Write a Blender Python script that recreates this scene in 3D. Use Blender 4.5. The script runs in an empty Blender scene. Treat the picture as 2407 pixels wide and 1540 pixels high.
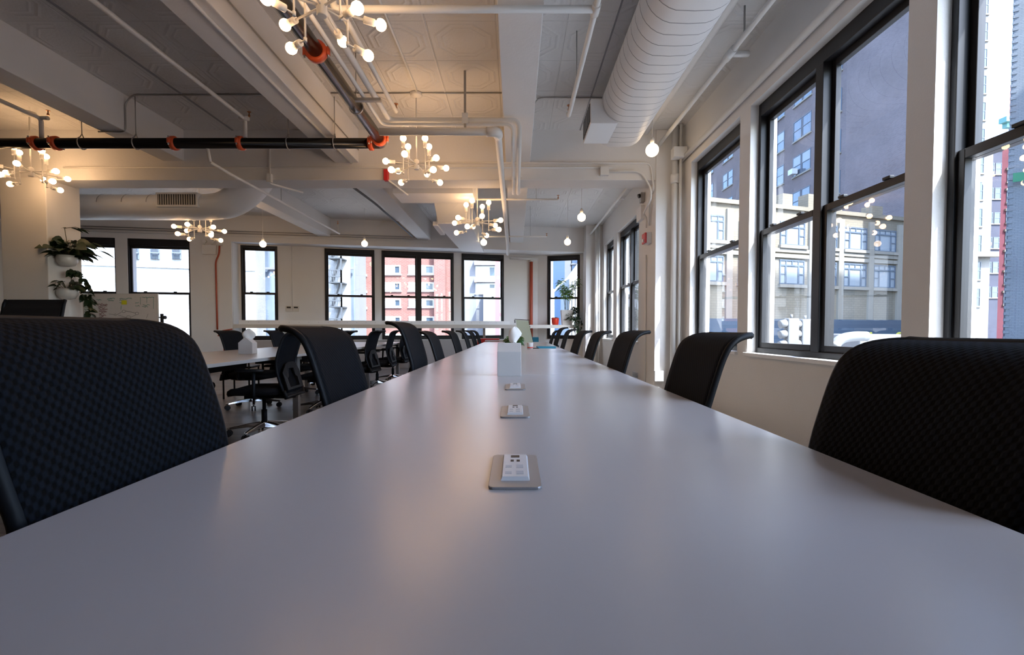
import bpy, math, random
from mathutils import Vector, Matrix
random.seed(7)
S = bpy.context.scene
COL = S.collection
R = math.radians

# ------------------------------------------------------------------ camera
CAMZ = 0.99
FPX, VX, HY, PITCH = 1130.0, 1211.0, 775.0, R(1.8)
CX, CY = VX, HY + FPX * math.tan(PITCH)
cam_d = bpy.data.cameras.new('camera')
cam = bpy.data.objects.new('camera', cam_d); COL.objects.link(cam)
cam.location = (0, 0, CAMZ); cam.rotation_euler = (R(90) - PITCH, 0, 0)
cam_d.sensor_fit = 'HORIZONTAL'; cam_d.sensor_width = 36; cam_d.lens = FPX * 36 / 2407
cam_d.shift_x = (1203.5 - CX) / 2407; cam_d.shift_y = (CY - 770) / 2407
cam_d.clip_start = 0.02; cam_d.clip_end = 500
S.camera = cam

def ray(px, py):
    u, v = (px - CX) / FPX, (CY - py) / FPX
    c, s = math.cos(PITCH), math.sin(PITCH)
    return Vector((u, c + v * s, -s + v * c))
def P(px, py, X=None, Y=None, Z=None):
    "point of the place seen at a pixel of the photograph, on a plane X=, Y= or Z="
    d = ray(px, py)
    if X is not None: t = X / d.x
    elif Y is not None: t = Y / d.y
    else: t = (Z - CAMZ) / d.z
    return Vector((0, 0, CAMZ)) + d * t
def Pl(px, py, y0, k):
    "same, on the upright plane y = y0 + k x"
    d = ray(px, py)
    t = y0 / (d.y - k * d.x)
    return Vector((0, 0, CAMZ)) + d * t

# ------------------------------------------------------------------ shader helpers
def newmat(name):
    m = bpy.data.materials.new(name); m.use_nodes = True
    nt = m.node_tree; nt.nodes.clear()
    out = nt.nodes.new('ShaderNodeOutputMaterial')
    return m, nt, out
def node(nt, t, ins=None, **kw):
    n = nt.nodes.new(t)
    for k, v in kw.items(): setattr(n, k, v)
    for k, v in (ins or {}).items():
        sock = n.inputs[k]
        if hasattr(v, 'is_output'): nt.links.new(v, sock)
        else: sock.default_value = v
    return n
def mth(nt, op, a, b=0.0, c=None, clamp=False):
    n = nt.nodes.new('ShaderNodeMath'); n.operation = op; n.use_clamp = clamp
    for i, v in enumerate((a, b, c)):
        if v is None: continue
        if hasattr(v, 'is_output'): nt.links.new(v, n.inputs[i])
        else: n.inputs[i].default_value = v
    return n.outputs[0]
def c4(c): return (c[0], c[1], c[2], 1.0)
def mat(name, col, rough=0.5, metal=0.0, spec=0.5, noise=0.0, nscale=8.0, bump=0.0, bscale=60.0, sheen=0.0):
    m, nt, out = newmat(name)
    b = node(nt, 'ShaderNodeBsdfPrincipled', {'Base Color': c4(col), 'Roughness': rough, 'Metallic': metal, 'Specular IOR Level': spec})
    if sheen:
        b.inputs['Sheen Weight'].default_value = sheen
    tc = node(nt, 'ShaderNodeTexCoord')
    if noise:
        n = node(nt, 'ShaderNodeTexNoise', {'Vector': tc.outputs['Object'], 'Scale': nscale, 'Detail': 4.0})
        mx = node(nt, 'ShaderNodeMix', {0: n.outputs['Fac']}, data_type='RGBA')
        mx.inputs[6].default_value = c4([x * (1 - noise) for x in col]); mx.inputs[7].default_value = c4([min(1, x * (1 + noise)) for x in col])
        nt.links.new(mx.outputs[2], b.inputs['Base Color'])
    if bump:
        n = node(nt, 'ShaderNodeTexNoise', {'Vector': tc.outputs['Object'], 'Scale': bscale, 'Detail': 3.0})
        bp = node(nt, 'ShaderNodeBump', {'Strength': bump, 'Distance': 0.01, 'Height': n.outputs['Fac']})
        nt.links.new(bp.outputs[0], b.inputs['Normal'])
    nt.links.new(b.outputs[0], out.inputs[0])
    return m
def emit(name, col, k):
    m, nt, out = newmat(name)
    e = node(nt, 'ShaderNodeEmission', {'Color': c4(col), 'Strength': k})
    nt.links.new(e.outputs[0], out.inputs[0]); return m
def glassmat(name, tint, refl=1.0):
    m, nt, out = newmat(name)
    t = node(nt, 'ShaderNodeBsdfTransparent', {'Color': c4(tint)})
    g = node(nt, 'ShaderNodeBsdfGlossy', {'Color': (1, 1, 1, 1), 'Roughness': 0.0})
    f = node(nt, 'ShaderNodeFresnel', {'IOR': 1.5})
    ge = node(nt, 'ShaderNodeNewGeometry')
    x = node(nt, 'ShaderNodeMixShader', {0: mth(nt, 'MULTIPLY', mth(nt, 'MULTIPLY', f.outputs[0], refl), mth(nt, 'SUBTRACT', 1.0, ge.outputs['Backfacing']))})
    nt.links.new(t.outputs[0], x.inputs[1]); nt.links.new(g.outputs[0], x.inputs[2])
    nt.links.new(x.outputs[0], out.inputs[0]); return m
def brick(name, c1, c2, mortar, scale=1.0, rough=0.9):
    "bricks about 0.2 x 0.067 m, laid in the plane of any upright wall"
    m, nt, out = newmat(name)
    tc = node(nt, 'ShaderNodeTexCoord')
    sp = node(nt, 'ShaderNodeSeparateXYZ', {0: tc.outputs['Object']})
    cb = node(nt, 'ShaderNodeCombineXYZ', {0: mth(nt, 'ADD', sp.outputs[0], sp.outputs[1]), 1: sp.outputs[2]})
    br = node(nt, 'ShaderNodeTexBrick', {'Vector': cb.outputs[0], 'Color1': c4(c1), 'Color2': c4(c2), 'Mortar': c4(mortar), 'Scale': scale,
              'Mortar Size': 0.010, 'Brick Width': 0.21, 'Row Height': 0.075})
    no = node(nt, 'ShaderNodeTexNoise', {'Vector': tc.outputs['Object'], 'Scale': 0.35, 'Detail': 5.0})
    hs = node(nt, 'ShaderNodeHueSaturation', {'Color': br.outputs['Color'], 'Value': mth(nt, 'MULTIPLY_ADD', no.outputs['Fac'], 0.7, 0.65)})
    b = node(nt, 'ShaderNodeBsdfPrincipled', {'Base Color': hs.outputs[0], 'Roughness': rough, 'Specular IOR Level': 0.2})
    nt.links.new(b.outputs[0], out.inputs[0]); return m

def fabric_mat():
    m, nt, out = newmat('chair_knit')
    tc = node(nt, 'ShaderNodeTexCoord')
    sp = node(nt, 'ShaderNodeSeparateXYZ', {0: tc.outputs['Object']})
    x = mth(nt, 'MULTIPLY', sp.outputs[0], 1 / 0.0175)
    v = mth(nt, 'MULTIPLY_ADD', mth(nt, 'SUBTRACT', sp.outputs[2], sp.outputs[1]), 1 / 0.026, mth(nt, 'MULTIPLY', x, 0.22))
    a = mth(nt, 'SINE', mth(nt, 'MULTIPLY', x, 2 * math.pi))
    b_ = mth(nt, 'SINE', mth(nt, 'MULTIPLY', v, 2 * math.pi))
    h = mth(nt, 'MULTIPLY', a, b_)
    h = mth(nt, 'MULTIPLY_ADD', h, 1.1, 0.55, clamp=True)
    mx = node(nt, 'ShaderNodeMix', {0: h}, data_type='RGBA')
    mx.inputs[6].default_value = (0.0012, 0.0014, 0.0018, 1); mx.inputs[7].default_value = (0.0060, 0.0080, 0.0125, 1)
    bp = node(nt, 'ShaderNodeBump', {'Strength': 0.5, 'Distance': 0.002, 'Height': h})
    b = node(nt, 'ShaderNodeBsdfPrincipled', {'Base Color': mx.outputs[2], 'Roughness': 0.8, 'Specular IOR Level': 0.10, 'Normal': bp.outputs[0]})
    nt.links.new(b.outputs[0], out.inputs[0]); return m

def tin_mat():
    "pressed-tin ceiling: two-foot panels with an octagon ring in relief, painted white"
    m, nt, out = newmat('ceiling_tin')
    tc = node(nt, 'ShaderNodeTexCoord')
    sp = node(nt, 'ShaderNodeSeparateXYZ', {0: tc.outputs['Object']})
    q = 0.61
    def cell(s, off):
        f = mth(nt, 'FRACT', mth(nt, 'ADD', mth(nt, 'MULTIPLY', s, 1 / q), off))
        return mth(nt, 'ABSOLUTE', mth(nt, 'SUBTRACT', f, 0.5))
    ax, ay = cell(sp.outputs[0], 0.27), cell(sp.outputs[1], 0.1)
    sq = mth(nt, 'MAXIMUM', ax, ay)
    oc = mth(nt, 'MAXIMUM', sq, mth(nt, 'MULTIPLY', mth(nt, 'ADD', ax, ay), 0.72))
    def ridge(val, at, w):
        return mth(nt, 'SUBTRACT', 1.0, mth(nt, 'DIVIDE', mth(nt, 'ABSOLUTE', mth(nt, 'SUBTRACT', val, at)), w), clamp=True)
    h = mth(nt, 'ADD', ridge(oc, 0.40, 0.035), mth(nt, 'MULTIPLY', ridge(oc, 0.31, 0.025), 0.7))
    h = mth(nt, 'SUBTRACT', h, mth(nt, 'MULTIPLY', ridge(sq, 0.497, 0.012), 0.8))
    no = node(nt, 'ShaderNodeTexNoise', {'Vector': tc.outputs['Object'], 'Scale': 45.0, 'Detail': 4.0})
    h = mth(nt, 'ADD', h, mth(nt, 'MULTIPLY', no.outputs['Fac'], 0.5))
    bp = node(nt, 'ShaderNodeBump', {'Strength': 0.55, 'Distance': 0.012, 'Height': h})
    b = node(nt, 'ShaderNodeBsdfPrincipled', {'Base Color': (0.68, 0.67, 0.66, 1), 'Roughness': 0.55, 'Specular IOR Level': 0.3, 'Normal': bp.outputs[0]})
    nt.links.new(b.outputs[0], out.inputs[0]); return m

def floor_mat():
    m, nt, out = newmat('floor_boards')
    tc = node(nt, 'ShaderNodeTexCoord')
    br = node(nt, 'ShaderNodeTexBrick', {'Vector': tc.outputs['Object'], 'Color1': (0.17, 0.145, 0.125, 1), 'Color2': (0.24, 0.21, 0.18, 1), 'Mortar': (0.05, 0.045, 0.04, 1),
              'Scale': 1.0, 'Mortar Size': 0.004, 'Brick Width': 1.6, 'Row Height': 0.11})
    mp = node(nt, 'ShaderNodeMapping', {'Vector': tc.outputs['Object'], 'Scale': (2.0, 26.0, 1.0)})
    no = node(nt, 'ShaderNodeTexNoise', {'Vector': mp.outputs[0], 'Scale': 2.0, 'Detail': 6.0})
    hs = node(nt, 'ShaderNodeHueSaturation', {'Color': br.outputs['Color'], 'Value': mth(nt, 'MULTIPLY_ADD', no.outputs['Fac'], 0.8, 0.6)})
    b = node(nt, 'ShaderNodeBsdfPrincipled', {'Base Color': hs.outputs[0], 'Roughness': 0.32, 'Specular IOR Level': 0.5})
    nt.links.new(b.outputs[0], out.inputs[0]); return m

M = {}
M['paint'] = mat('wall_paint', (0.76, 0.745, 0.73), 0.75, spec=0.25, noise=0.03, nscale=2.0, bump=0.12, bscale=90)
M['beam'] = mat('beam_plaster', (0.74, 0.73, 0.72), 0.7, spec=0.25, noise=0.04, nscale=3.0, bump=0.15, bscale=40)
M['trim'] = mat('trim_paint', (0.84, 0.84, 0.84), 0.4)
M['tin'] = tin_mat()
M['floor'] = floor_mat()
M['laminate'] = mat('table_laminate', (0.50, 0.485, 0.50), 0.26, spec=0.55, bump=0.02, bscale=900)
M['tedge'] = mat('table_edge_band', (0.42, 0.41, 0.40), 0.5)
M['knit'] = fabric_mat()
M['plastic'] = mat('black_plastic', (0.005, 0.006, 0.008), 0.55, spec=0.22)
M['seatfab'] = mat('black_upholstery', (0.010, 0.010, 0.012), 0.9, spec=0.2, bump=0.4, bscale=500)
M['chrome'] = mat('polished_aluminium', (0.62, 0.62, 0.64), 0.16, metal=1.0)
M['rubber'] = mat('caster_rubber', (0.01, 0.01, 0.011), 0.6)
M['sash'] = mat('window_bronze', (0.014, 0.014, 0.016), 0.42, spec=0.35)
M['glass'] = glassmat('window_glass', (0.93, 0.97, 1.0), 1.15)
M['pipew'] = mat('pipe_white', (0.74, 0.735, 0.72), 0.42, noise=0.04, nscale=6)
M['pipek'] = mat('pipe_black', (0.005, 0.005, 0.006), 0.22, spec=0.3)
M['orange'] = mat('coupling_orange', (0.62, 0.09, 0.025), 0.42, noise=0.12, nscale=30)
M['red'] = mat('alarm_red', (0.55, 0.02, 0.025), 0.4)
M['redpipe'] = mat('pipe_rust_red', (0.42, 0.075, 0.035), 0.45)
M['brass'] = mat('sprinkler_brass', (0.55, 0.25, 0.12), 0.35, metal=0.9)
M['steel'] = mat('steel_zinc', (0.42, 0.41, 0.40), 0.38, metal=0.9)
M['galv'] = mat('duct_paint', (0.80, 0.80, 0.80), 0.5, spec=0.35, noise=0.02, nscale=3)
M['ductseam'] = mat('duct_seam', (0.30, 0.30, 0.32), 0.6)
M['grille'] = mat('grille_dark', (0.03, 0.03, 0.03), 0.6)
M['fixture'] = mat('fixture_white', (0.74, 0.72, 0.69), 0.38)
M['bulb'] = emit('bulb_warm', (1.0, 0.60, 0.30), 18.0)
M['globe'] = emit('globe_warm', (1.0, 0.72, 0.42), 6.0)
M['plate'] = mat('plate_aluminium', (0.40, 0.40, 0.41), 0.42, metal=0.55)
M['insert'] = mat('insert_white', (0.72, 0.73, 0.75), 0.35)
M['black'] = mat('black_port', (0.008, 0.008, 0.009), 0.5)
M['slotgrey'] = mat('outlet_shutter_grey', (0.50, 0.54, 0.60), 0.4)
M['card'] = mat('tissue_box_white', (0.60, 0.585, 0.565), 0.5)
M['tissue'] = mat('tissue_paper', (0.85, 0.84, 0.82), 0.9)
M['leaf'] = mat('leaf_dark', (0.012, 0.030, 0.010), 0.45, noise=0.4, nscale=20)
M['leafmid'] = mat('leaf_mid', (0.035, 0.10, 0.025), 0.45, noise=0.4, nscale=20)
M['leafbright'] = mat('leaf_bright', (0.15, 0.28, 0.05), 0.5, noise=0.3, nscale=20)
M['stem'] = mat('stem_brown', (0.05, 0.05, 0.02), 0.6)
M['potw'] = mat('ceramic_white', (0.72, 0.69, 0.65), 0.22)
M['potg'] = mat('planter_grey', (0.62, 0.60, 0.57), 0.5)
M['potr'] = mat('pot_red', (0.70, 0.045, 0.018), 0.4)
M['soil'] = mat('soil', (0.02, 0.014, 0.01), 0.95)
M['board'] = mat('whiteboard_surface', (0.70, 0.66, 0.64), 0.3)
M['inkg'] = mat('marker_green', (0.10, 0.34, 0.27), 0.6)
M['inkr'] = mat('marker_red', (0.24, 0.09, 0.09), 0.6)
M['inkk'] = mat('marker_black', (0.20, 0.19, 0.19), 0.6)
M['yellow'] = mat('sticky_yellow', (0.72, 0.70, 0.02), 0.7)
M['mint'] = mat('screen_mint', (0.62, 0.80, 0.72), 0.35)
M['teal'] = mat('notebook_teal', (0.01, 0.17, 0.26), 0.5)
M['redbook'] = mat('chair_red', (0.50, 0.02, 0.02), 0.5)
M['counter'] = mat('counter_birch', (0.66, 0.62, 0.57), 0.4)
M['walllow'] = mat('wall_paint_taupe', (0.43, 0.40, 0.38), 0.75, spec=0.25)
# outside
M['cream'] = brick('limestone_cream', (0.216, 0.189, 0.144), (0.202, 0.173, 0.130), (0.173, 0.151, 0.119), 0.5)
M['creamtrim'] = mat('limestone_trim', (0.238, 0.216, 0.180), 0.8, noise=0.08, nscale=2)
M['brown'] = brick('brick_brown', (0.162, 0.128, 0.128), (0.123, 0.095, 0.098), (0.187, 0.162, 0.162))
M['whiteb'] = brick('brick_white', (0.360, 0.360, 0.353), (0.331, 0.331, 0.324), (0.274, 0.274, 0.274))
M['redb'] = brick('brick_red', (0.209, 0.094, 0.079), (0.180, 0.072, 0.061), (0.216, 0.144, 0.130))
M['redpaint'] = brick('brick_crimson', (0.095, 0.024, 0.034), (0.085, 0.021, 0.030), (0.075, 0.028, 0.034))
M['paleb'] = brick('brick_pale', (0.165, 0.18, 0.195), (0.15, 0.163, 0.178), (0.115, 0.125, 0.14), 0.8)
M['whitet'] = brick('brick_tower_white', (0.235, 0.232, 0.222), (0.22, 0.217, 0.208), (0.19, 0.188, 0.18))
M['slateb'] = brick('brick_slate', (0.055, 0.058, 0.080), (0.048, 0.050, 0.070), (0.06, 0.06, 0.075))
M['stone'] = mat('stone_grey', (0.158, 0.166, 0.187), 0.85, noise=0.1, nscale=1.5)
M['bluestone'] = mat('glass_tower_blue', (0.036, 0.072, 0.144), 0.35, noise=0.15, nscale=0.3)
M['drape'] = mat('scaffold_netting', (0.130, 0.162, 0.209), 0.9, noise=0.25, nscale=1.2)
M['winframe'] = mat('facade_window_frame', (0.09, 0.115, 0.15), 0.6)
M['winframew'] = mat('facade_window_frame_white', (0.540, 0.547, 0.562), 0.6)
M['winpane'] = mat('facade_window_pane', (0.050, 0.072, 0.101), 0.10, spec=0.6)
M['winblind'] = mat('facade_window_blind', (0.259, 0.288, 0.317), 0.5)
M['cornice'] = mat('copper_cornice', (0.16, 0.36, 0.34), 0.7)
M['iron'] = mat('fire_escape_iron', (0.06, 0.065, 0.07), 0.6)
M['asphalt'] = mat('asphalt', (0.20, 0.20, 0.20), 0.9, noise=0.2, nscale=1)
M['shopblue'] = mat('shop_awning_slate', (0.04, 0.065, 0.10), 0.7)
M['shoppurple'] = mat('shop_sign_purple', (0.10, 0.04, 0.13), 0.6)
M['shoptext'] = mat('shop_text_yellow', (0.62, 0.56, 0.08), 0.6)
M['signal'] = mat('signal_grey', (0.17, 0.167, 0.16), 0.5)
M['galvout'] = mat('galvanised_pipe', (0.24, 0.25, 0.26), 0.3, metal=0.35)
M['crane'] = mat('crane_red', (0.34, 0.10, 0.115), 0.5)
M['green'] = mat('street_sign_green', (0.0, 0.13, 0.055), 0.5)

# ------------------------------------------------------------------ mesh builder
class MB:
    def __init__(s): s.v, s.f, s.mi, s.sm = [], [], [], []
    def add(s, vs, fs, mi=0, smooth=False, Mx=None):
        b = len(s.v)
        s.v += [(Mx @ Vector(p)) if Mx is not None else Vector(p) for p in vs]
        for f in fs:
            s.f.append([b + i for i in f]); s.mi.append(mi); s.sm.append(smooth)
        return s
    def box(s, x0, x1, y0, y1, z0, z1, mi=0, Mx=None):
        vs = [(x, y, z) for z in (z0, z1) for y in (y0, y1) for x in (x0, x1)]
        return s.add(vs, [(0, 2, 3, 1), (4, 5, 7, 6), (0, 1, 5, 4), (2, 6, 7, 3), (0, 4, 6, 2), (1, 3, 7, 5)], mi, False, Mx)
    def loft(s, rings, mi=0, smooth=True, cap=True, closed=True):
        n = len(rings[0]); vs = [p for r in rings for p in r]; fs = []
        for i in range(len(rings) - 1):
            for j in range(n if closed else n - 1):
                k = (j + 1) % n
                fs.append((i * n + j, i * n + k, (i + 1) * n + k, (i + 1) * n + j))
        s.add(vs, fs, mi, smooth)
        if cap and closed:
            b = len(s.v) - len(vs); e = b + (len(rings) - 1) * n
            s.f += [list(range(b + n - 1, b - 1, -1)), list(range(e, e + n))]; s.mi += [mi, mi]; s.sm += [False, False]
        return s
    def tube(s, pts, r, n=10, mi=0, cap=True, smooth=True):
        pts = [Vector(p) for p in pts]
        rs = r if isinstance(r, (list, tuple)) else [r] * len(pts)
        rings = []; up = None
        for i, p in enumerate(pts):
            a = (pts[i] - pts[i - 1]).normalized() if i else None
            b = (pts[i + 1] - pts[i]).normalized() if i < len(pts) - 1 else None
            t = (a + b).normalized() if a and b else (a or b)
            k = 1.0
            if a and b: k = 1 / max(0.35, a.dot(t))
            if up is None:
                up = Vector((0, 0, 1)) if abs(t.z) < 0.9 else Vector((1, 0, 0))
            side = t.cross(up)
            if side.length < 1e-5: side = t.cross(Vector((0.3, 1, 0.2)))
            side.normalize(); up = side.cross(t).normalized()
            ring = []
            for j in range(n):
                q = 2 * math.pi * j / n
                ring.append(p + (side * math.cos(q) + up * math.sin(q)) * rs[i] * (k if k < 1.5 else 1.5))
            rings.append(ring)
        return s.loft(rings, mi, smooth, cap)
    def lathe(s, prof, c=(0, 0, 0), n=16, mi=0, Mx=None, cap=True):
        rings = []
        for r, z in prof:
            ring = [Vector((c[0] + r * math.cos(2 * math.pi * j / n), c[1] + r * math.sin(2 * math.pi * j / n), c[2] + z)) for j in range(n)]
            if Mx is not None: ring = [Mx @ p for p in ring]
            rings.append(ring)
        return s.loft(rings, mi, True, cap)
    def sphere(s, c, r, nu=14, nv=8, mi=0):
        prof = [(max(1e-4, r * math.sin(math.pi * i / nv)), -r * math.cos(math.pi * i / nv)) for i in range(nv + 1)]
        return s.lathe(prof, c, nu, mi)
    def prism(s, poly, vec, mi=0, smooth=False):
        vec = Vector(vec); a = [Vector(p) for p in poly]; b = [p + vec for p in a]
        return s.loft([a, b], mi, smooth, True)
    def quad(s, a, b, c, d, mi=0): return s.add([a, b, c, d], [(0, 1, 2, 3)], mi)
    def build(s, name, mats, parent=None, loc=None, rot=None, bevel=0.0, solid=0.0, sub=0):
        me = bpy.data.meshes.new(name); me.from_pydata([tuple(p) for p in s.v], [], s.f)
        mats = mats if isinstance(mats, (list, tuple)) else [mats]
        for m in mats: me.materials.append(M[m] if isinstance(m, str) else m)
        for i, p in enumerate(me.polygons):
            p.material_index = s.mi[i]; p.use_smooth = s.sm[i]
        me.update()
        o = bpy.data.objects.new(name, me); COL.objects.link(o)
        if parent: o.parent = parent
        if loc is not None: o.location = loc
        if rot is not None: o.rotation_euler = rot
        if solid:
            md = o.modifiers.new('solid', 'SOLIDIFY'); md.thickness = solid; md.offset = 0
        if bevel:
            md = o.modifiers.new('bevel', 'BEVEL'); md.width = bevel; md.segments = 2; md.limit_method = 'ANGLE'
        if sub:
            md = o.modifiers.new('sub', 'SUBSURF'); md.levels = sub; md.render_levels = sub
        return o
def fillet(pts, rad, n=5):
    pts = [Vector(p) for p in pts]; out = [pts[0]]
    for i in range(1, len(pts) - 1):
        a, b, c = pts[i - 1], pts[i], pts[i + 1]
        u, w = (a - b), (c - b)
        r = min(rad, u.length * 0.49, w.length * 0.49)
        p0, p1 = b + u.normalized() * r, b + w.normalized() * r
        for k in range(n + 1):
            t = k / n
            out.append(p0 * (1 - t) ** 2 + b * 2 * t * (1 - t) + p1 * t ** 2)
    out.append(pts[-1]); return out
def T(x=0, y=0, z=0, rz=0, rx=0, ry=0):
    return Matrix.Translation((x, y, z)) @ Matrix.Rotation(rz, 4, 'Z') @ Matrix.Rotation(ry, 4, 'Y') @ Matrix.Rotation(rx, 4, 'X')
def thing(name, label, cat, loc=(0, 0, 0), rz=0.0, group=None, kind=None):
    o = bpy.data.objects.new(name, None); COL.objects.link(o); o.empty_display_size = 0.1
    o.location = loc; o.rotation_euler = (0, 0, rz)
    return tag(o, label, cat, group, kind)
def tag(o, label, cat, group=None, kind=None):
    o['label'] = label; o['category'] = cat
    if group: o['group'] = group
    if kind: o['kind'] = kind
    return o
def struct(o, label, cat): return tag(o, label, cat, None, 'structure')
KIDS = {}
def kids(o):
    return [c for c in bpy.data.objects if c.parent == o]
def copy_tree(o, src_kids=None):
    c = o.copy(); COL.objects.link(c)
    def rec(a, b):
        for ch in tree[a]:
            d = ch.copy(); COL.objects.link(d); d.parent = b; rec(ch, d)
    tree = src_kids or tree_of(o)
    rec(o, c); return c
def tree_of(o):
    t = {}
    def rec(a):
        t[a] = kids(a)
        for ch in t[a]: rec(ch)
    rec(o); return t

# ================================================================== SETTING
ZC = 3.64                      # ceiling
XR = 2.21                      # window wall on the street side
F0, FK = 12.35, 0.18           # far wall plane  y = F0 + FK x
R0, RK = 13.10, 0.25           # window plane in the recess
YB, XL = -4.2, -10.9
def Fy(x): return F0 + FK * x
def Ry(x): return R0 + RK * x

FOOT = [(XL - 0.3, YB - 0.3), (2.56, YB - 0.3), (2.56, 13.0), (0.62, 13.55), (-6.56, 11.78), (-6.56, 11.5), (XL - 0.3, 10.75)]
b = MB(); b.prism([(x, y, -0.12) for x, y in FOOT], (0, 0, 0.12))
struct(b.build('floor', 'floor'), 'dark worn timber floor under the tables', 'floor')
b = MB(); b.prism([(x, y, ZC) for x, y in FOOT], (0, 0, 0.15))
struct(b.build('ceiling', 'tin'), 'white painted pressed-tin ceiling with octagon pattern', 'ceiling')

def wall_mesh(b, x0, x1, T0, T1, z0, z1, holes, mi=0, Mx=None):
    holes = sorted(holes); cur = x0
    for a, c, h0, h1 in holes:
        if a > cur: b.box(cur, a, T0, T1, z0, z1, mi, Mx)
        if h0 > z0: b.box(a, c, T0, T1, z0, h0, mi, Mx)
        if h1 < z1: b.box(a, c, T0, T1, h1, z1, mi, Mx)
        cur = c
    if cur < x1: b.box(cur, x1, T0, T1, z0, z1, mi, Mx)

# double-hung window; local x to the viewer's right, y outwards, z up
WIN = [0]
def window(loc, rz, w, z0, z1, bays, label, y0=0.07, depth=0.17, head=0.10, jamb=0.055, rails=0.05, st=0.045):
    WIN[0] += 1
    t = thing('window_%d' % WIN[0], label, 'window', loc, rz, kind='structure')
    f = MB()
    f.box(0, jamb, y0, y0 + depth, z0, z1); f.box(w - jamb, w, y0, y0 + depth, z0, z1)
    f.box(jamb, w - jamb, y0, y0 + depth, z1 - head, z1); f.box(jamb, w - jamb, y0, y0 + depth, z0, z0 + 0.05)
    f.build('frame', 'sash', t, bevel=0.004)
    bw = (w - 2 * jamb) / bays
    zm = (z0 + z1 - head) / 2 + 0.02
    for i in range(bays):
        a, c = jamb + bw * i, jamb + bw * (i + 1)
        if i:
            m = MB(); m.box(a - 0.045, a + 0.045, y0 - 0.005, y0 + depth, z0 + 0.05, z1 - head); m.build('mullion', 'sash', t, bevel=0.004); 
        la, lc = (a + 0.045 if i else a), (c - 0.045 if i < bays - 1 else c)
        for nm, s0, s1, yy in (('upper_sash', zm - 0.025, z1 - head, y0 + depth * 0.56), ('lower_sash', z0 + 0.05, zm + 0.025, y0 + depth * 0.14)):
            m = MB()
            m.box(la, la + st, yy, yy + 0.040, s0, s1); m.box(lc - st, lc, yy, yy + 0.040, s0, s1)
            m.box(la + st, lc - st, yy, yy + 0.045, s1 - rails, s1); m.box(la + st, lc - st, yy, yy + 0.045, s0, s0 + rails)
            if nm == 'lower_sash':
                for q in (0.25, 0.75):
                    xx = la + (lc - la) * q
                    m.box(xx - 0.03, xx + 0.03, yy - 0.012, yy + 0.02, s1, s1 + 0.018)
            so = m.build(nm, 'sash', t, bevel=0.003)
            g = MB(); g.box(la + st - 0.005, lc - st + 0.005, yy + 0.020, yy + 0.024, s0 + rails - 0.005, s1 - rails + 0.005)
            g.build('pane', 'glass', so)
    return t

# --- street-side wall (to the east): rooms's openings, y of each opening
ZS, ZH = 0.77, 3.09
right_open = [(-0.75, 1.05), (1.25, 2.57), (2.755, 4.575), (4.785, 6.10), (8.64, 10.49), (10.87, 12.0)]
b = MB()
Mr = T(XR, 0, 0, R(-90))      # local x = -Y, local y = +X
wall_mesh(b, -13.0, -YB + 0.3, 0.0, 0.25, 0, ZC, [(-c, -a, ZS, ZH) for a, c in right_open], 0, Mr)
struct(b.build('wall_right', 'paint'), 'long white wall of tall street windows beside the table', 'wall')
m = MB(); m.box(XR + 0.25, XR + 0.36, YB - 0.3, 13.0, ZH, ZH + 0.45)
struct(m.build('trim_lintel', 'creamtrim'), 'stone lintel band outside above the street windows', 'lintel')
rl = ['double street window behind the viewpoint', 'tall street window beside the big dark chair, chandelier bulbs mirrored in it',
      'double street window with dark mullion facing the blank brick tower', 'narrow street window just before the sunlit pier',
      'double street window beyond the pier with red fire alarm', 'narrow street window by the far corner pipes']
for (a, c), lab in zip(right_open, rl):
    window((XR, c, 0), R(-90), c - a, ZS, ZH, 2 if c - a > 1.5 else 1, lab, y0=0.075, depth=0.115, head=0.115, jamb=0.04, st=0.04)
# painted sill boards
for i, (a, c) in enumerate(right_open):
    if a < 1: continue
    m = MB(); m.box(XR - 0.035, XR + 0.075, a - 0.02, c + 0.02, ZS - 0.028, ZS + 0.004)
    struct(m.build('trim_%d' % (i + 1), 'trim', bevel=0.004), ['', 'white sill board under the window by the big dark chair', 'white sill board under the double window facing the tower', 'white sill board under the narrow window before the pier', 'white sill board under the double window past the alarm', 'white sill board under the narrow corner window'][i], 'sill')

# --- far wall, left part, flush with the room
ang = math.atan(FK); ca = math.cos(ang)
def Fl(x): return (x) / ca      # room x -> local x along the wall
Mf = T(0, F0, 0, ang)
def FX(px, py=600): return Pl(px, py, F0, FK).x
zhF = 3.03
wl = [(FX(160), FX(271)), (FX(299), FX(446))]
XJ = -6.56                      # where the recess starts
b = MB()
wall_mesh(b, Fl(XL - 0.3), Fl(XJ), 0, 0.34, 0, ZC, [(Fl(a), Fl(c), 0.72, zhF) for a, c in wl], 0, Mf)
struct(b.build('wall_far', 'paint'), 'far white wall with two flush windows behind the whiteboard', 'wall')
for (a, c), lab in zip(wl, ['far flush window half hidden by the plant column', 'far flush window above the whiteboard showing three barred windows']):
    p = Mf @ Vector((Fl(a), 0, 0))
    window(p, ang, Fl(c) - Fl(a), 0.72, zhF, 1, lab, y0=0.02, depth=0.085, head=0.16, jamb=0.025, st=0.03)

# --- recess with windows behind the counter
angR = math.atan(RK); cr = math.cos(angR)
Mrc = T(0, R0, 0, angR)
def RX(px, py=600): return Pl(px, py, R0, RK).x
zhR, zsR = 2.995, 0.74
XE = 0.62
wr = [(RX(566), RX(652), 1), (RX(763), RX(880), 1), (RX(897), RX(1066), 2), (RX(1085), RX(1184), 1)]
b = MB()
wall_mesh(b, (XJ - 0.02) / cr, XE / cr, 0, 0.3, 0, ZC, [(a / cr, c / cr, zsR, zhR) for a, c, n in wr], 0, Mrc)
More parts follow.
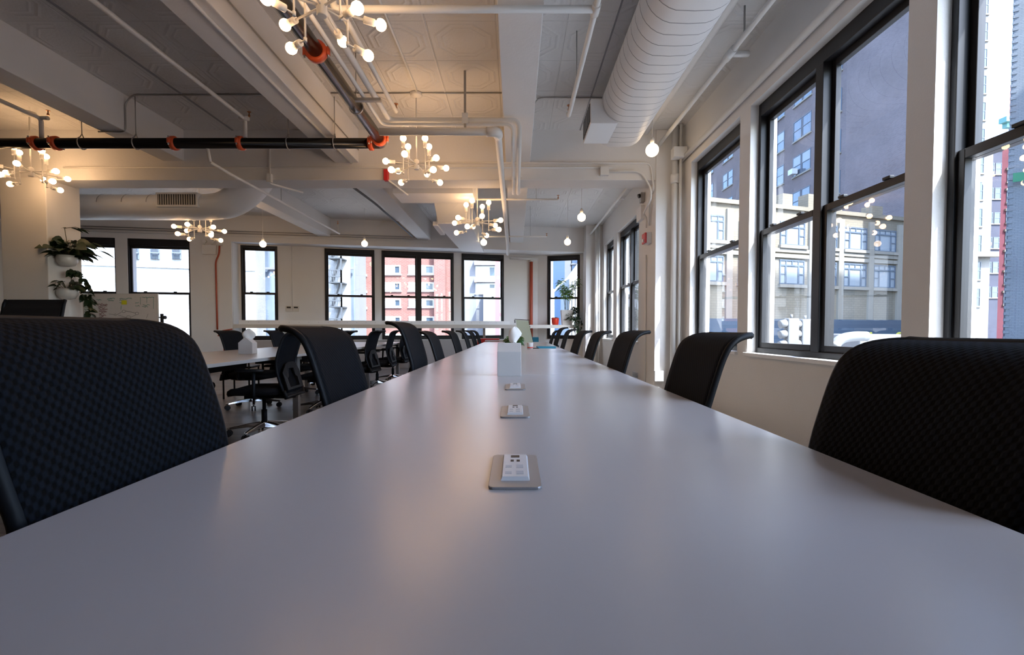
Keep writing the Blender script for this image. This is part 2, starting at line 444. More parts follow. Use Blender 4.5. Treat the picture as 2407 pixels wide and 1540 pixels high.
# return at the west end of the recess
b.box(XJ - 0.3, XJ, Fy(XJ) + 0.04, Ry(XJ) + 0.1, 0, ZC)
struct(b.build('wall_recess', 'paint'), 'white window wall set back behind the bar counter', 'wall')
for (a, c, n), lab in zip(wr, ['recess window showing pale netting, next to the twin outlets', 'recess window showing the iron fire escape', 'double recess window facing the red brick office block', 'recess window showing the red crane mast']):
    p = Mrc @ Vector((a / cr, 0, 0))
    window(p, angR, (c - a) / cr, zsR, zhR, n, lab, y0=-0.02, depth=0.12, head=0.11 if a > -6 else 0.06, jamb=0.04, st=0.035)
# lower dado band under the recess windows
m = MB(); m.box((XJ) / cr, XE / cr, -0.03, 0.0, 0, zsR - 0.02, 0, Mrc)
struct(m.build('baseboard_far', 'walllow'), 'taupe dado panel below the recess windows', 'panel')
# chamfered corner wall with the last window
A = Vector((XE, Ry(XE), 0)); B = Vector((2.25, 12.78, 0))
angC = math.atan2(B.y - A.y, B.x - A.x); Lc = (B - A).length
def CXl(px):
    k = (B.y - A.y) / (B.x - A.x); y0 = A.y - k * A.x
    q = Pl(px, 650, y0, k); return (Vector((q.x, q.y, 0)) - A).length
Mc = T(A.x, A.y, 0, angC)
ca0, ca1 = CXl(1287), CXl(1363)
b = MB(); wall_mesh(b, -0.02, Lc + 0.1, 0, 0.3, 0, ZC, [(ca0, ca1, zsR, zhR)], 0, Mc)
struct(b.build('wall_corner', 'paint'), 'angled white corner wall with the potted plants in front', 'wall')
window(Mc @ Vector((ca0, 0, 0)), angC, ca1 - ca0, zsR, zhR, 1, 'corner window behind the tall bamboo plant', y0=-0.02, depth=0.10, head=0.085, jamb=0.04, st=0.035)
# header over the recess
zhd = 3.02
b = MB()
poly = [(XJ, Fy(XJ), zhd), (2.22, Fy(2.22), zhd), (2.22, 12.9, zhd), (XE, Ry(XE) + 0.05, zhd), (XJ, Ry(XJ) + 0.05, zhd)]
b.prism(poly, (0, 0, ZC - zhd))
struct(b.build('trim_header', 'paint'), 'white header over the window recess with conduits on it', 'header')

# --- room's other walls
b = MB(); b.box(XL - 0.3, XL, YB - 0.3, 10.45, 0, ZC); struct(b.build('wall_left', 'paint'), 'plain white wall beyond the plant column', 'wall')
b = MB(); b.box(XL - 0.3, XR + 0.35, YB - 0.3, YB, 0, ZC); struct(b.build('wall_back', 'paint'), 'plain white wall behind the viewpoint', 'wall')

# --- beams, columns
ZB, ZL = 2.98, 3.21
YT0, YT1 = 6.47, 6.84
def beam(name, x0, x1, y0, y1, z0, lab, rotz=0):
    m = MB(); m.box(x0, x1, y0, y1, z0, ZC + 0.02); return struct(m.build(name, 'beam', bevel=0.008), lab, 'beam')
beam('cross_beam', XL, XR, YT0, YT1, ZB, 'deep white cross beam spanning the room above the far chandeliers')
segs = [(YB, YT0), (YT1, None)]
for nm, x0, x1, l1, l2 in (('ceiling_beam', -4.68, -4.40, 'lengthwise beam over the tables near the column', 'lengthwise beam past the cross beam near the oval duct elbow'),
                       ('ceiling_beam', -2.40, -2.08, 'wide lengthwise beam carrying a thin white conduit', 'lengthwise beam past the cross beam beside the grey cable tray'),
                       ('ceiling_beam', -0.126, 0.198, 'flat lengthwise beam over the long table', 'lengthwise beam past the cross beam under white branch pipes')):
    beam(nm, x0, x1, YB, YT0, ZL if x0 > -3 else 3.23, l1); beam(nm, x0, x1, YT1, Fy(x0) + 0.1, ZL, l2)
m = MB(); m.box(-6.80, -6.19, 6.40, 6.90, 0, ZB + 0.02); struct(m.build('column', 'paint', bevel=0.01), 'square white column carrying two wall planters', 'column')
m = MB(); m.box(1.87, XR + 0.02, 6.45, 7.17, 0, ZC); struct(m.build('pier_wall', 'paint', bevel=0.006), 'projecting white pier with red fire alarm and conduits', 'pier')
m = MB(); m.box(1.80, XR + 0.02, 12.3, 12.8, 0, ZC); struct(m.build('corner_column', 'paint', bevel=0.006), 'white corner column behind the far plants', 'column')
m = MB(); m.box(1.95, XR + 0.02, -2.1, -1.2, 0, ZC); struct(m.build('side_pier_wall', 'paint', bevel=0.006), 'white pier beside the viewpoint', 'pier')

# ================================================================== TABLES
ZT = 0.74
def make_table(name, label, x0, x1, ys, cable=True):
    t = thing(name, label, 'table', ((x0 + x1) / 2, (ys[0] + ys[-1]) / 2, 0))
    cx, cy = t.location.x, t.location.y
    for i in range(len(ys) - 1):
        m = MB(); a, c = ys[i] - cy + 0.0012, ys[i + 1] - cy - 0.0012
        m.box(x0 - cx, x1 - cx, a, c, ZT - 0.028, ZT)
        # darker edge band faces
        o = m.build('tabletop', ['laminate', 'tedge'], t, bevel=0.0015)
        for p in o.data.polygons:
            if abs(p.normal.z) < 0.5: p.material_index = 1
        e = MB(); e.box(-0.12, 0.12, a + 0.3, c - 0.3, ZT - 0.14, ZT - 0.10); e.box(-0.12, -0.115, a + 0.3, c - 0.3, ZT - 0.10, ZT - 0.029); e.box(0.115, 0.12, a + 0.3, c - 0.3, ZT - 0.10, ZT - 0.029)
        e.build('cable_tray', 'plastic', t)
        for yy in (a + 0.05, c - 0.09):
            r = MB(); r.box(x0 - cx + 0.12, x1 - cx - 0.12, yy, yy + 0.04, ZT - 0.075, ZT - 0.029); r.build('crossbar', 'steel', t)
    for y in ys:
        yy = y - cy + (0.08 if y == ys[0] else -0.08 if y == ys[-1] else 0.0)
        for sx in (x0 - cx + 0.14, x1 - cx - 0.14):
            l = MB(); l.box(sx - 0.03, sx + 0.03, yy - 0.03, yy + 0.03, 0.0, ZT - 0.029); l.build('leg', 'steel', t, bevel=0.004)
    return t
HW = 0.6225
make_table('conference_table', 'long pale grey table running away from the viewpoint', -HW, HW, [-2.06, 0.29, 2.64, 4.99, 7.34, 9.72])
make_table('work_table', 'second long pale table beyond the chairs, with a house-shaped tissue box', -3.47, -2.22, [0.3, 2.7, 5.17, 7.68, 9.72])

# power modules on the table
def module(y, label, x=0.0):
    t = thing('power_module', label, 'power outlet', (x, y, ZT), 0, 'power modules along the table centre')
    m = MB(); hw, hl, r = 0.0425, 0.098, 0.011
    ring = []
    for cx_, cy_, a0 in ((hw - r, hl - r, 0), (-hw + r, hl - r, 90), (-hw + r, -hl + r, 180), (hw - r, -hl + r, 270)):
        for k in range(5):
            q = R(a0 + 22.5 * k); ring.append((cx_ + r * math.cos(q), cy_ + r * math.sin(q), 0.0))
    m.prism(ring, (0, 0, 0.0045)); m.build('plate', 'plate', t, bevel=0.001)
    m = MB(); m.loft([[(-0.0235, -0.066, 0.0045), (0.0235, -0.066, 0.0045), (0.0235, 0.082, 0.0045), (-0.0235, 0.082, 0.0045)],
                      [(-0.021, -0.061, 0.010), (0.021, -0.061, 0.010), (0.021, 0.078, 0.010), (-0.021, 0.078, 0.010)]], smooth=False)
    ins = m.build('insert', 'insert', t)
    m = MB(); m.box(-0.008, 0.008, 0.056, 0.070, 0.010, 0.0106); m.build('data_port', 'black', ins)
    for sx in (-0.0055, 0.0055):
        m = MB(); m.box(sx - 0.003, sx + 0.003, 0.028, 0.039, 0.010, 0.0106); m.build('usb_port', 'black', ins)
    for yy in (-0.043, -0.006):
        m = MB(); m.box(-0.017, -0.006, yy - 0.003, yy + 0.010, 0.010, 0.0104); m.box(0.002, 0.014, yy - 0.006, yy + 0.013, 0.010, 0.0104)
        m.build('outlet', 'slotgrey', ins)
    return t
module(0.84, 'silver power module in the table top, closest of the three')
module(1.447, 'silver power module in the table top, middle of the three')
module(2.075, 'silver power module in the table top, just before the white house box')

# house-shaped tissue boxes
def house(loc, rz, w, l, h, rh, label, tissue=True):
    t = thing('tissue_box', label, 'tissue box', loc, rz)
    m = MB(); poly = [(-w / 2, 0, 0), (w / 2, 0, 0), (w / 2, 0, h), (0, 0, h + rh), (-w / 2, 0, h)]
    m.prism(poly, (0, l, 0)); m.build('house_body', 'card', t, bevel=0.002)
    if tissue:
        m = MB(); rings = []
        for k in range(13):
            f = k / 12; ring = []
            for j in range(24):
                q = 2 * math.pi * j / 24
                rr = (0.030 + 0.030 * math.sin(math.pi * f * 0.9)) * (1 - 0.75 * f ** 3) * (1 + 0.25 * math.sin(3 * q + 4 * f))
                ring.append((rr * math.cos(q) * 1.1 + 0.015 * f, l / 2 + rr * 0.45 * math.sin(q), h + rh - 0.03 + 0.115 * f))
            rings.append(ring)
        m.loft(rings); m.build('tissue', 'tissue', t)
    return t
# the box on the long table: ridge runs across the view
t = thing('tissue_box', 'white house-shaped tissue box with tissue on the long table', 'tissue box', (-0.032, 2.575, ZT))
m = MB(); m.prism([(-0.064, 0, 0), (-0.064, 0.14, 0), (-0.064, 0.14, 0.132), (-0.064, 0.07, 0.178), (-0.064, 0, 0.132)], (0.128, 0, 0)); m.build('house_body', 'card', t, bevel=0.002)
house((-2.765, 4.92, ZT), R(8), 0.135, 0.13, 0.115, 0.06, 'white house-shaped tissue box on the second table')

# ================================================================== CHAIRS
def back_profile(z):
    pts = [(0.40, -0.262), (0.50, -0.226), (0.60, -0.204), (0.68, -0.198), (0.735, -0.207), (0.84, -0.237), (0.90, -0.258), (0.935, -0.279), (0.957, -0.310), (0.9665, -0.345), (0.969, -0.372)]
    return pts
def spline(pts, n):
    out = []
    for i in range(len(pts) - 1):
        p0, p1, p2, p3 = pts[max(0, i - 1)], pts[i], pts[i + 1], pts[min(len(pts) - 1, i + 2)]
        for k in range(n):
            t = k / n
            out.append(tuple(0.5 * ((2 * b_) + (-a + c) * t + (2 * a - 5 * b_ + 4 * c - d) * t * t + (-a + 3 * b_ - 3 * c + d) * t ** 3) for a, b_, c, d in zip(p0, p1, p2, p3)))
    out.append(tuple(pts[-1])); return out
PROF = spline([(y, z) for z, y in back_profile(0)], 3)
def halfw(s):     # s 0..1 along the back
    base = 0.192 + 0.034 * min(1, s / 0.55)
    if s > 0.80:
        f = (s - 0.80) / 0.20; base -= 0.055 * f ** 2.2
    return base
LENS = [0]
for i in range(1, len(PROF)): LENS.append(LENS[-1] + math.dist(PROF[i], PROF[i - 1]))
def make_chair():
    t = thing('task_chair', 'x', 'chair')
    up = []
    # knitted back
    m = MB(); n = len(PROF); nu = 14; vs = []; fs = []
    for i, (y, z) in enumerate(PROF):
        w = halfw(LENS[i] / LENS[-1])
        for j in range(nu + 1):
            u = -1 + 2 * j / nu
            vs.append((u * w, y - 0.016 * (1 - u * u) * (1 - 0.5 * LENS[i] / LENS[-1]) , z))
    for i in range(n - 1):
        for j in range(nu):
            a = i * (nu + 1) + j; fs.append((a, a + 1, a + nu + 2, a + nu + 1))
    m.add(vs, fs, 0, True); up.append(m.build('backrest', 'knit', t, solid=0.012))
    # slim frame round the back
    m = MB(); path = []
    for i in range(0, n): path.append((-halfw(LENS[i] / LENS[-1]) - 0.002, PROF[i][0] - 0.006, PROF[i][1]))
    for j in range(1, 12):
        u = -1 + 2 * j / 12; path.append((u * halfw(1), PROF[-1][0] - 0.003, PROF[-1][1]))
    for i in range(n - 1, -1, -1): path.append((halfw(LENS[i] / LENS[-1]) + 0.002, PROF[i][0] - 0.006, PROF[i][1]))
    m.tube(path, 0.0115, 8)
    y0, z0 = PROF[0]; w0 = halfw(0)
    m.box(-w0 - 0.01, w0 + 0.01, y0 - 0.02, y0 + 0.008, z0 - 0.022, z0 + 0.012)
    up.append(m.build('back_frame', 'plastic', t))
    # lumbar shell behind the back: a plate with a trapezoid opening
    m = MB()
    def yb(z):
        for i in range(len(PROF) - 1):
            if PROF[i][1] <= z <= PROF[i + 1][1]:
                f = (z - PROF[i][1]) / (PROF[i + 1][1] - PROF[i][1]); return PROF[i][0] * (1 - f) + PROF[i + 1][0] * f
        return PROF[0][0]
    def lp(x, z): return (x, yb(z) - 0.045, z)
    out_ = [(-0.185, 0.44), (0.185, 0.44), (0.195, 0.60), (0.12, 0.67), (0.06, 0.69), (-0.06, 0.69), (-0.12, 0.67), (-0.195, 0.60)]
    inn_ = [(-0.11, 0.46), (0.11, 0.46), (0.115, 0.54), (0.075, 0.56), (0.055, 0.63), (-0.055, 0.63), (-0.075, 0.56), (-0.115, 0.54)]
    vs = [lp(*p) for p in out_] + [lp(*p) for p in inn_]
    fs = [(i, (i + 1) % 8, 8 + (i + 1) % 8, 8 + i) for i in range(8)]
    m.add(vs, fs, 0, False); up.append(m.build('lumbar_support', 'plastic', t, solid=0.008, bevel=0.002))
    # lower crossbar and spine
    m = MB(); m.tube([(-0.215, -0.27, 0.44), (-0.21, -0.285, 0.375), (0.21, -0.285, 0.375), (0.215, -0.27, 0.44)], 0.014, 8)
    m.tube(fillet([(0, -0.285, 0.375), (0, -0.20, 0.365), (0, 0.0, 0.375)], 0.06), 0.025, 8)
    up.append(m.build('back_bracket', 'plastic', t))
    # seat
    m = MB(); rings = []
    for k, (zz, sc) in enumerate(((0.395, 0.86), (0.405, 0.97), (0.43, 1.0), (0.452, 0.985), (0.462, 0.9))):
        ring = []
        for j in range(28):
            q = 2 * math.pi * j / 28
            cx_, sy_ = math.cos(q), math.sin(q)
            e = 0.45
            x = 0.24 * math.copysign(abs(cx_) ** e, cx_) * sc; y = 0.02 + 0.245 * math.copysign(abs(sy_) ** e, sy_) * sc
            ring.append((x, y, zz - 0.03 * max(0, (y - 0.16) / 0.1) ** 2))
        rings.append(ring)
    m.loft(rings); up.append(m.build('seat', 'seatfab', t))
    m = MB(); m.box(-0.11, 0.11, -0.13, 0.13, 0.355, 0.395); m.tube([(0.11, 0.05, 0.375), (0.23, 0.06, 0.375)], 0.006, 6); m.build('seat_mechanism', 'plastic', t, bevel=0.012); up.append(kids(t)[-1])
    for s in (-1, 1):
        a = MB(); a.tube(fillet([(s * 0.16, -0.02, 0.375), (s * 0.275, -0.03, 0.385), (s * 0.285, -0.04, 0.62)], 0.04), 0.015, 8)
        a.build('armrest', 'plastic', t); ar = kids(t)[-1]; up.append(ar)
        p = MB(); rings = []
        for zz, k in ((0.618, 0.9), (0.63, 1.0), (0.642, 0.85)):
            rings.append([(s * 0.285 + 0.042 * k * math.copysign(abs(math.cos(q)) ** 0.6, math.cos(q)), 0.0 + 0.125 * k * math.copysign(abs(math.sin(q)) ** 0.6, math.sin(q)), zz) for q in [2 * math.pi * j / 16 for j in range(16)]])
        p.loft(rings); p.build('arm_pad', 'rubber', ar)
    m = MB(); m.lathe([(0.025, 0.10), (0.025, 0.24), (0.017, 0.241), (0.017, 0.385)], n=14); m.build('gas_column', 'plastic', t)
    m = MB(); m.lathe([(0.035, 0.070), (0.045, 0.085), (0.045, 0.115), (0.030, 0.135)], n=16); m.build('hub', 'chrome', t)
    for k in range(5):
        q = R(90 + 72 * k + 12); d = Vector((math.cos(q), math.sin(q), 0)); sd = Vector((-d.y, d.x, 0))
        m = MB(); rings = []
        for f, wd, zt, zb in ((0.03, 0.028, 0.128, 0.078), (0.15, 0.022, 0.112, 0.080), (0.29, 0.016, 0.086, 0.066), (0.315, 0.010, 0.080, 0.068)):
            p = d * f
            rings.append([p + sd * wd + Vector((0, 0, zb)), p + sd * wd * 0.75 + Vector((0, 0, zt)), p - sd * wd * 0.75 + Vector((0, 0, zt)), p - sd * wd + Vector((0, 0, zb))])
        m.loft(rings, smooth=False); m.build('leg', 'chrome', t, bevel=0.004)
        c = MB(); c.tube([d * 0.30 + Vector((0, 0, 0.05)), d * 0.30 + Vector((0, 0, 0.075))], 0.008, 8)
        ctr = d * 0.30 + Vector((0, 0, 0.030))
        for s in (-1, 1):
            c.tube([ctr + sd * s * 0.008, ctr + sd * s * 0.024], 0.030, 12)
        c.build('caster', 'rubber', t)
    return t, up
chair0, UP = make_chair()
UPN = [o.name for o in UP]
CT = tree_of(chair0); used = [False]
def place_chair(x, y, rz, label, group, dz=0.0):
    if not used[0]:
        used[0] = True; c = chair0
        for ch in CT[c]:
            if ch.name in UPN: ch.location.z = dz
    else:
        c = chair0.copy(); COL.objects.link(c)
        for ch in CT[chair0]:
            d = ch.copy(); COL.objects.link(d); d.parent = c
            d.location.z = dz if ch.name in UPN else 0.0
            for g in CT[ch]:
                e = g.copy(); COL.objects.link(e); e.parent = d
    c.location = (x, y, 0); c.rotation_euler = (0, 0, rz)
    return tag(c, label, 'chair', group)
W = ['', 'second', 'third', 'fourth', 'fifth', 'sixth', 'seventh', 'eighth']
gw, gl, gs = 'chairs on the window side of the long table', 'chairs on the room side of the long table', 'chairs at the second table'
rowR = [(0.835, -0.005, 0), (1.87, 0.0, 0), (3.16, 0.005, 1), (4.34, 0.0, -1), (5.42, 0.0, 1.5), (6.72, 0.02, -1), (7.81, 0.05, 1), (9.05, 0.0, 0)]
for i, (y, dz, tw) in enumerate(rowR):
    lab = 'large dark knit-back chair at the table edge, closest on the window side' if i == 0 else 'black knit-back chair, %s from the viewpoint along the window side of the long table' % W[i]
    place_chair(0.452, y, R(90 + tw), lab, gw, dz)
rowL = [(0.85, 0.034, 0), (1.885, 0.025, 0), (3.29, 0.065, -1), (4.25, 0.0, 1), (5.68, 0.0, -1), (6.95, 0.0, 1), (8.05, 0.0, -1), (9.1, 0.0, 0)]
for i, (y, dz, tw) in enumerate(rowL):
    lab = 'large dark knit-back chair at the table edge, closest on the room side' if i == 0 else 'black knit-back chair, %s from the viewpoint along the room side of the long table' % W[i]
    place_chair(-0.452, y, R(-90 + tw), lab, gl, dz)
for i, (x, y, tw, dz, lab) in enumerate([
        (-2.36, 4.50, 4, 0.0, 'black chair seen from behind, pushed up to the second table beside its tissue box'),
        (-2.36, 5.85, 1, 0.0, 'black chair at the second table half hidden by the big navy chair back'),
        (-2.36, 7.15, -2, 0.0, 'black chair at the second table, first of three seen under the far windows'),
        (-2.36, 8.20, 3, 0.0, 'black chair at the second table, middle of three seen under the far windows'),
        (-2.36, 9.25, -3, 0.0, 'black chair at the second table, last before the table end')]):
    place_chair(x, y, R(90 + tw), lab, gs, dz)
for i, (x, y, tw, lab) in enumerate([
        (-3.33, 4.75, 2, 'black chair with flared back across the second table, beyond the closest large chair'),
        (-3.33, 6.10, -2, 'dark chair back across the second table behind the red panel'),
        (-3.33, 7.28, 2, 'black chair across the second table just past the tissue box'),
        (-3.33, 8.40, -2, 'black chair across the second table behind the big navy chair back')]):
    place_chair(x, y, R(-90 + tw), lab, gs, 0.0)

# ribbed black chair behind the first one
t = thing('ribbed_chair', 'black ribbed high-back chair below the wall planters', 'chair', (-3.955, 3.84, 0), R(0))
m = MB(); vs = []; fs = []; nz = 40
for i in range(nz + 1):
    z = 0.50 + 0.735 * i / nz
    for j, u in enumerate((-1, 1)):
        vs.append((u * 0.235, 0.03 + 0.10 * ((z - 0.8) / 0.4) ** 2 * (1 if z > 0.8 else 0.3) + 0.006 * abs(math.sin(i * math.pi / 4)), z))
for i in range(nz): fs.append((2 * i, 2 * i + 1, 2 * i + 3, 2 * i + 2))
m.add(vs, fs, 0, False); m.build('backrest', mat('ribbed_fabric', (0.010, 0.009, 0.010), 0.7), t, solid=0.02)
for s in (-1, 1):
    m = MB(); m.tube([(s * 0.245, 0.06, 0.45), (s * 0.245, 0.035, 0.8), (s * 0.245, 0.12, 1.20), (s * 0.243, 0.135, 1.235)], 0.013, 8); m.build('side_rail', 'plastic', t)
m = MB(); m.box(-0.24, 0.24, -0.45, 0.05, 0.43, 0.48); m.build('seat', 'seatfab', t, bevel=0.02)
m = MB(); m.lathe([(0.03, 0.08), (0.03, 0.43)]); m.build('gas_column', 'plastic', t)
for k in range(5):
    q = R(72 * k); m = MB(); m.tube([(0, -0.2, 0.10), (0.30 * math.cos(q), -0.2 + 0.30 * math.sin(q), 0.065)], [0.022, 0.014], 8)
    m.tube([(0.29 * math.cos(q), -0.2 + 0.29 * math.sin(q) - 0.02, 0.028), (0.29 * math.cos(q), -0.2 + 0.29 * math.sin(q) + 0.02, 0.028)], 0.028, 10)
    m.build('leg', 'plastic', t)

# ================================================================== CEILING SERVICES
# --- chandeliers
def bulb_at(sock_end, d, parent):
    d = Vector(d).normalized(); e = Vector(sock_end)
    m = MB(); r = 0.0345
    rot = d.to_track_quat('Z', 'Y').to_matrix().to_4x4()
    prof = [(0.013, 0.0), (0.016, 0.010)]
    for i in range(3, 11):
        q = math.pi * i / 10; prof.append((max(1e-4, r * math.sin(q)), 0.036 - r * math.cos(q)))
    m.lathe(prof, n=12, Mx=Matrix.Translation(e) @ rot)
    m.build('bulb', 'bulb', parent)
def make_chandelier():
    t = thing('chandelier', 'x', 'chandelier')
    m = MB(); m.lathe([(0.026, -0.055), (0.030, -0.05), (0.030, 0.045), (0.012, 0.06)], n=14); m.build('hub', 'fixture', t)
    m = MB(); m.tube([(0, 0, 0.05), (0, 0, 0.735)], 0.007, 8); m.build('rod', 'fixture', t)
    m = MB(); m.lathe([(0.012, 0.715), (0.062, 0.735), (0.068, 0.745), (0.068, 0.772)], n=20); m.build('canopy', 'fixture', t)
    def socket(p, d):
        p, d = Vector(p), Vector(d).normalized()
        s = MB(); s.tube([p, p + d * 0.065], 0.021, 12); o = s.build('socket', 'fixture', t); bulb_at(p + d * 0.065, d, o)
    for k in range(6):
        q = R(20 + 60 * k); d = Vector((math.cos(q), math.sin(q), 0))
        a = MB(); a.tube([d * 0.02, d * 0.235], 0.006, 8); a.build('arm', 'fixture', t); socket(d * 0.235, d)
    for k in range(4):
        q = R(45 + 90 * k); d = Vector((math.cos(q), math.sin(q), 0)); c = d * 0.17
        a = MB(); a.tube([d * 0.02, c], 0.005, 8); a.tube([c + Vector((0, 0, -0.13)), c + Vector((0, 0, 0.145))], 0.006, 8)
        a.lathe([(0.010, -0.143), (0.010, -0.118)], c, n=10)
        a.tube([c + Vector((0, 0, -0.13)), c + d * 0.05 + Vector((0, 0, -0.13))], 0.005, 8); a.build('arm', 'fixture', t)
        socket(c + Vector((0, 0, 0.145)), (0, 0, 1)); socket(c + d * 0.05 + Vector((0, 0, -0.13)), d)
    return t
ch0 = make_chandelier(); CHT = tree_of(ch0); first = [True]
def place_chandelier(x, y, z, rz, label, k=1.0):
    if first[0]: c = ch0; first[0] = False
    else: c = copy_tree(ch0, CHT)
    c.location = (x, y, z); c.rotation_euler = (0, 0, rz); c.scale = (k, k, k)
    for ch in kids(c):
        if ch.name.split('.')[0] == 'canopy': ch.location.z = (ZC - z) / k - 0.772
        if ch.name.split('.')[0] == 'rod': ch.scale = (1, 1, (ZC - z) / k / 0.765)
    return tag(c, label, 'chandelier', 'white sputnik chandeliers')
ZH_ = 2.845
place_chandelier(-1.11, 2.82, ZH_, R(10), 'white sputnik chandelier under the black pipe run, largest in view')
place_chandelier(-1.11, 5.47, ZH_, R(0), 'white sputnik chandelier below the angled white pipes, by the orange elbow', 1.0)
place_chandelier(-5.93, 5.95, 2.92, R(35), 'white sputnik chandelier beside the column, under the long black pipe')
place_chandelier(-5.42, 8.32, 2.72, R(15), 'white sputnik chandelier below the oval duct with the grille', 1.08)
place_chandelier(-0.575, 7.36, 2.63, R(25), 'white sputnik chandelier in front of the boxed far duct', 1.1)

# --- globe pendants
def pendant(px, py, Y, dia, label):
    c = P(px, py, Y=Y)
    t = thing('globe_pendant', label, 'pendant lamp', c, 0, 'bare globe pendants')
    m = MB(); m.sphere((0, 0, 0), dia / 2, 20, 12); m.build('globe', 'globe', t)
    m = MB(); m.lathe([(0.024, dia / 2 - 0.008), (0.026, dia / 2 + 0.05), (0.012, dia / 2 + 0.075)], n=12); m.build('socket', 'fixture', t)
    top = ZC - c.z
    m = MB(); m.tube([(0, 0, dia / 2 + 0.07), (0, 0, top)], 0.0035, 6); m.build('cord', 'fixture', t)
pendant(1533, 353, 5.85, 0.155, 'glowing globe pendant beside the big duct and the pier')
pendant(1367, 511, 7.95, 0.135, 'glowing globe pendant below the ceiling past the cross beam, higher of the corner pair')
pendant(1334, 569, 9.9, 0.135, 'glowing globe pendant above the bamboo plant, lower of the corner pair')
pendant(1137, 570, 10.3, 0.135, 'glowing globe pendant beneath the far boxed duct')
pendant(857, 573, 10.6, 0.135, 'glowing globe pendant above the fire escape window')
pendant(618, 574, 10.2, 0.135, 'glowing globe pendant above the netting window')

# --- black sprinkler main with orange couplings
ZPK = 3.115
Yk = P(500, 337, Z=ZPK).y
Xk = -1.515
r4 = 0.057
t = thing('sprinkler_main', 'thick black pipe with orange couplings turning a corner under the ceiling', 'pipe')
m = MB(); m.tube([(XL + 0.02, Yk, ZPK), (Xk - 0.11, Yk, ZPK)], r4, 20); m.build('cross_run', 'pipek', t)
m = MB(); m.tube([(Xk - 0.012, YB + 0.02, ZPK), (Xk, Yk - 0.11, ZPK)], r4, 20); m.build('long_run', 'pipek', t)
m = MB(); m.tube(fillet([(Xk - 0.12, Yk, ZPK), (Xk, Yk, ZPK), (Xk, Yk - 0.12, ZPK)], 0.1, 8), 0.06, 20); m.build('elbow', mat('elbow_steel', (0.16, 0.13, 0.11), 0.3, metal=0.7), t)
def coupling(p, axis, k=1.0, horn=False):
    p = Vector(p); ax = Vector(axis).normalized(); m = MB()
    m.tube([p - ax * 0.028, p - ax * 0.020, p + ax * 0.020, p + ax * 0.028], [r4 + 0.008, r4 + 0.022 * k, r4 + 0.022 * k, r4 + 0.008], 20)
    sd = ax.cross(Vector((0, 0, 1))).normalized()
    o_ = None
    for s in (-1, 1):
        q = p + sd * s * (r4 + 0.030)
        m.tube([q + Vector((0, 0, -0.028)), q + Vector((0, 0, 0.028))], 0.019, 8)
    o = m.build('coupling', 'orange', t)
    for s in (-1, 1):
        bm_ = MB(); q = p + sd * s * (r4 + 0.034)
        bm_.tube([q + Vector((0, 0, -0.045)), q + Vector((0, 0, 0.05))], 0.008, 6)
        bm_.build('bolt', 'steel', o)
for px in (85, 132, 409, 566):
    q = P(px, 337, Y=Yk); coupling((q.x, Yk, ZPK), (1, 0, 0))
q = P(745, 128, X=Xk); coupling((Xk - 0.004, q.y, ZPK), (0, 1, 0), 1.2)
coupling((Xk - 0.13, Yk, ZPK), (1, 0, 0)); coupling((Xk, Yk - 0.13, ZPK), (0, 1, 0))
def hanger(x, y, label, ax='x'):
    h = thing('pipe_hanger', label, 'pipe hanger', (x, y, ZPK), 0, 'hangers of the black pipe')
    m = MB(); ring = []
    for k in range(17):
        q = 2 * math.pi * k / 16
        a, z_ = (r4 + 0.008) * math.cos(q), (r4 + 0.010) * math.sin(q)
        ring.append((0, a, z_ + (0.035 if abs(q - math.pi / 2) < 0.3 else 0)) if ax == 'x' else (a, 0, z_ + (0.035 if abs(q - math.pi / 2) < 0.3 else 0)))
    m.tube(ring, 0.006, 6, cap=False); m.build('clevis', 'steel', h)
    m = MB(); m.tube([(0, 0, r4 + 0.03), (0, 0, ZC - ZPK)], 0.005, 6); m.build('rod', 'steel', h)
for px, lab in ((193, 'steel ring hanger of the black pipe near the column'), (320, 'steel ring hanger of the black pipe under the lengthwise beam'), (678, 'thin ring hanger of the black pipe under the wide beam'), (787, 'steel ring hanger of the black pipe beside its orange elbow')):
    hanger(P(px, 337, Y=Yk).x, Yk, lab)
hanger(Xk - 0.003, P(838, 250, X=Xk).y, 'bright ring hanger on the black pipe run toward the viewpoint', 'y')

def pipe(name, label, pts, r, mtl='pipew', rad=0.06, cat='pipe', n=12, parts=None, group=None):
    t = thing(name, label, cat, (0, 0, 0), 0, group)
    if name == 'conduit': t.name = 'surface_mounted_conduit'
    m = MB(); m.tube(fillet(pts, rad) if len(pts) > 2 else pts, r, n); m.build('run', mtl, t)
    for nm, fn, ml in (parts or []):
        q = MB(); fn(q); q.build(nm, ml, t)
    return t
def spr_head(p, up=True):
    p = Vector(p); s = 1 if up else -1
    def f(m):
        m.lathe([(0.012, 0), (0.012, 0.02 * s), (0.006, 0.025 * s), (0.006, 0.05 * s)] if up else [(0.006, -0.05), (0.006, -0.025), (0.012, -0.02), (0.012, 0)], p, n=8)
        m.lathe([(0.020, 0.05), (0.020, 0.056)] if up else [(0.020, -0.056), (0.020, -0.05)], p, n=10)
    return ('sprinkler_head', f, 'brass')
def tee(p, r, ax=(1, 0, 0)):
    p = Vector(p); a = Vector(ax)
    return ('fitting', lambda m: m.tube([p - a * 0.05, p + a * 0.05], r, 12), 'pipew')

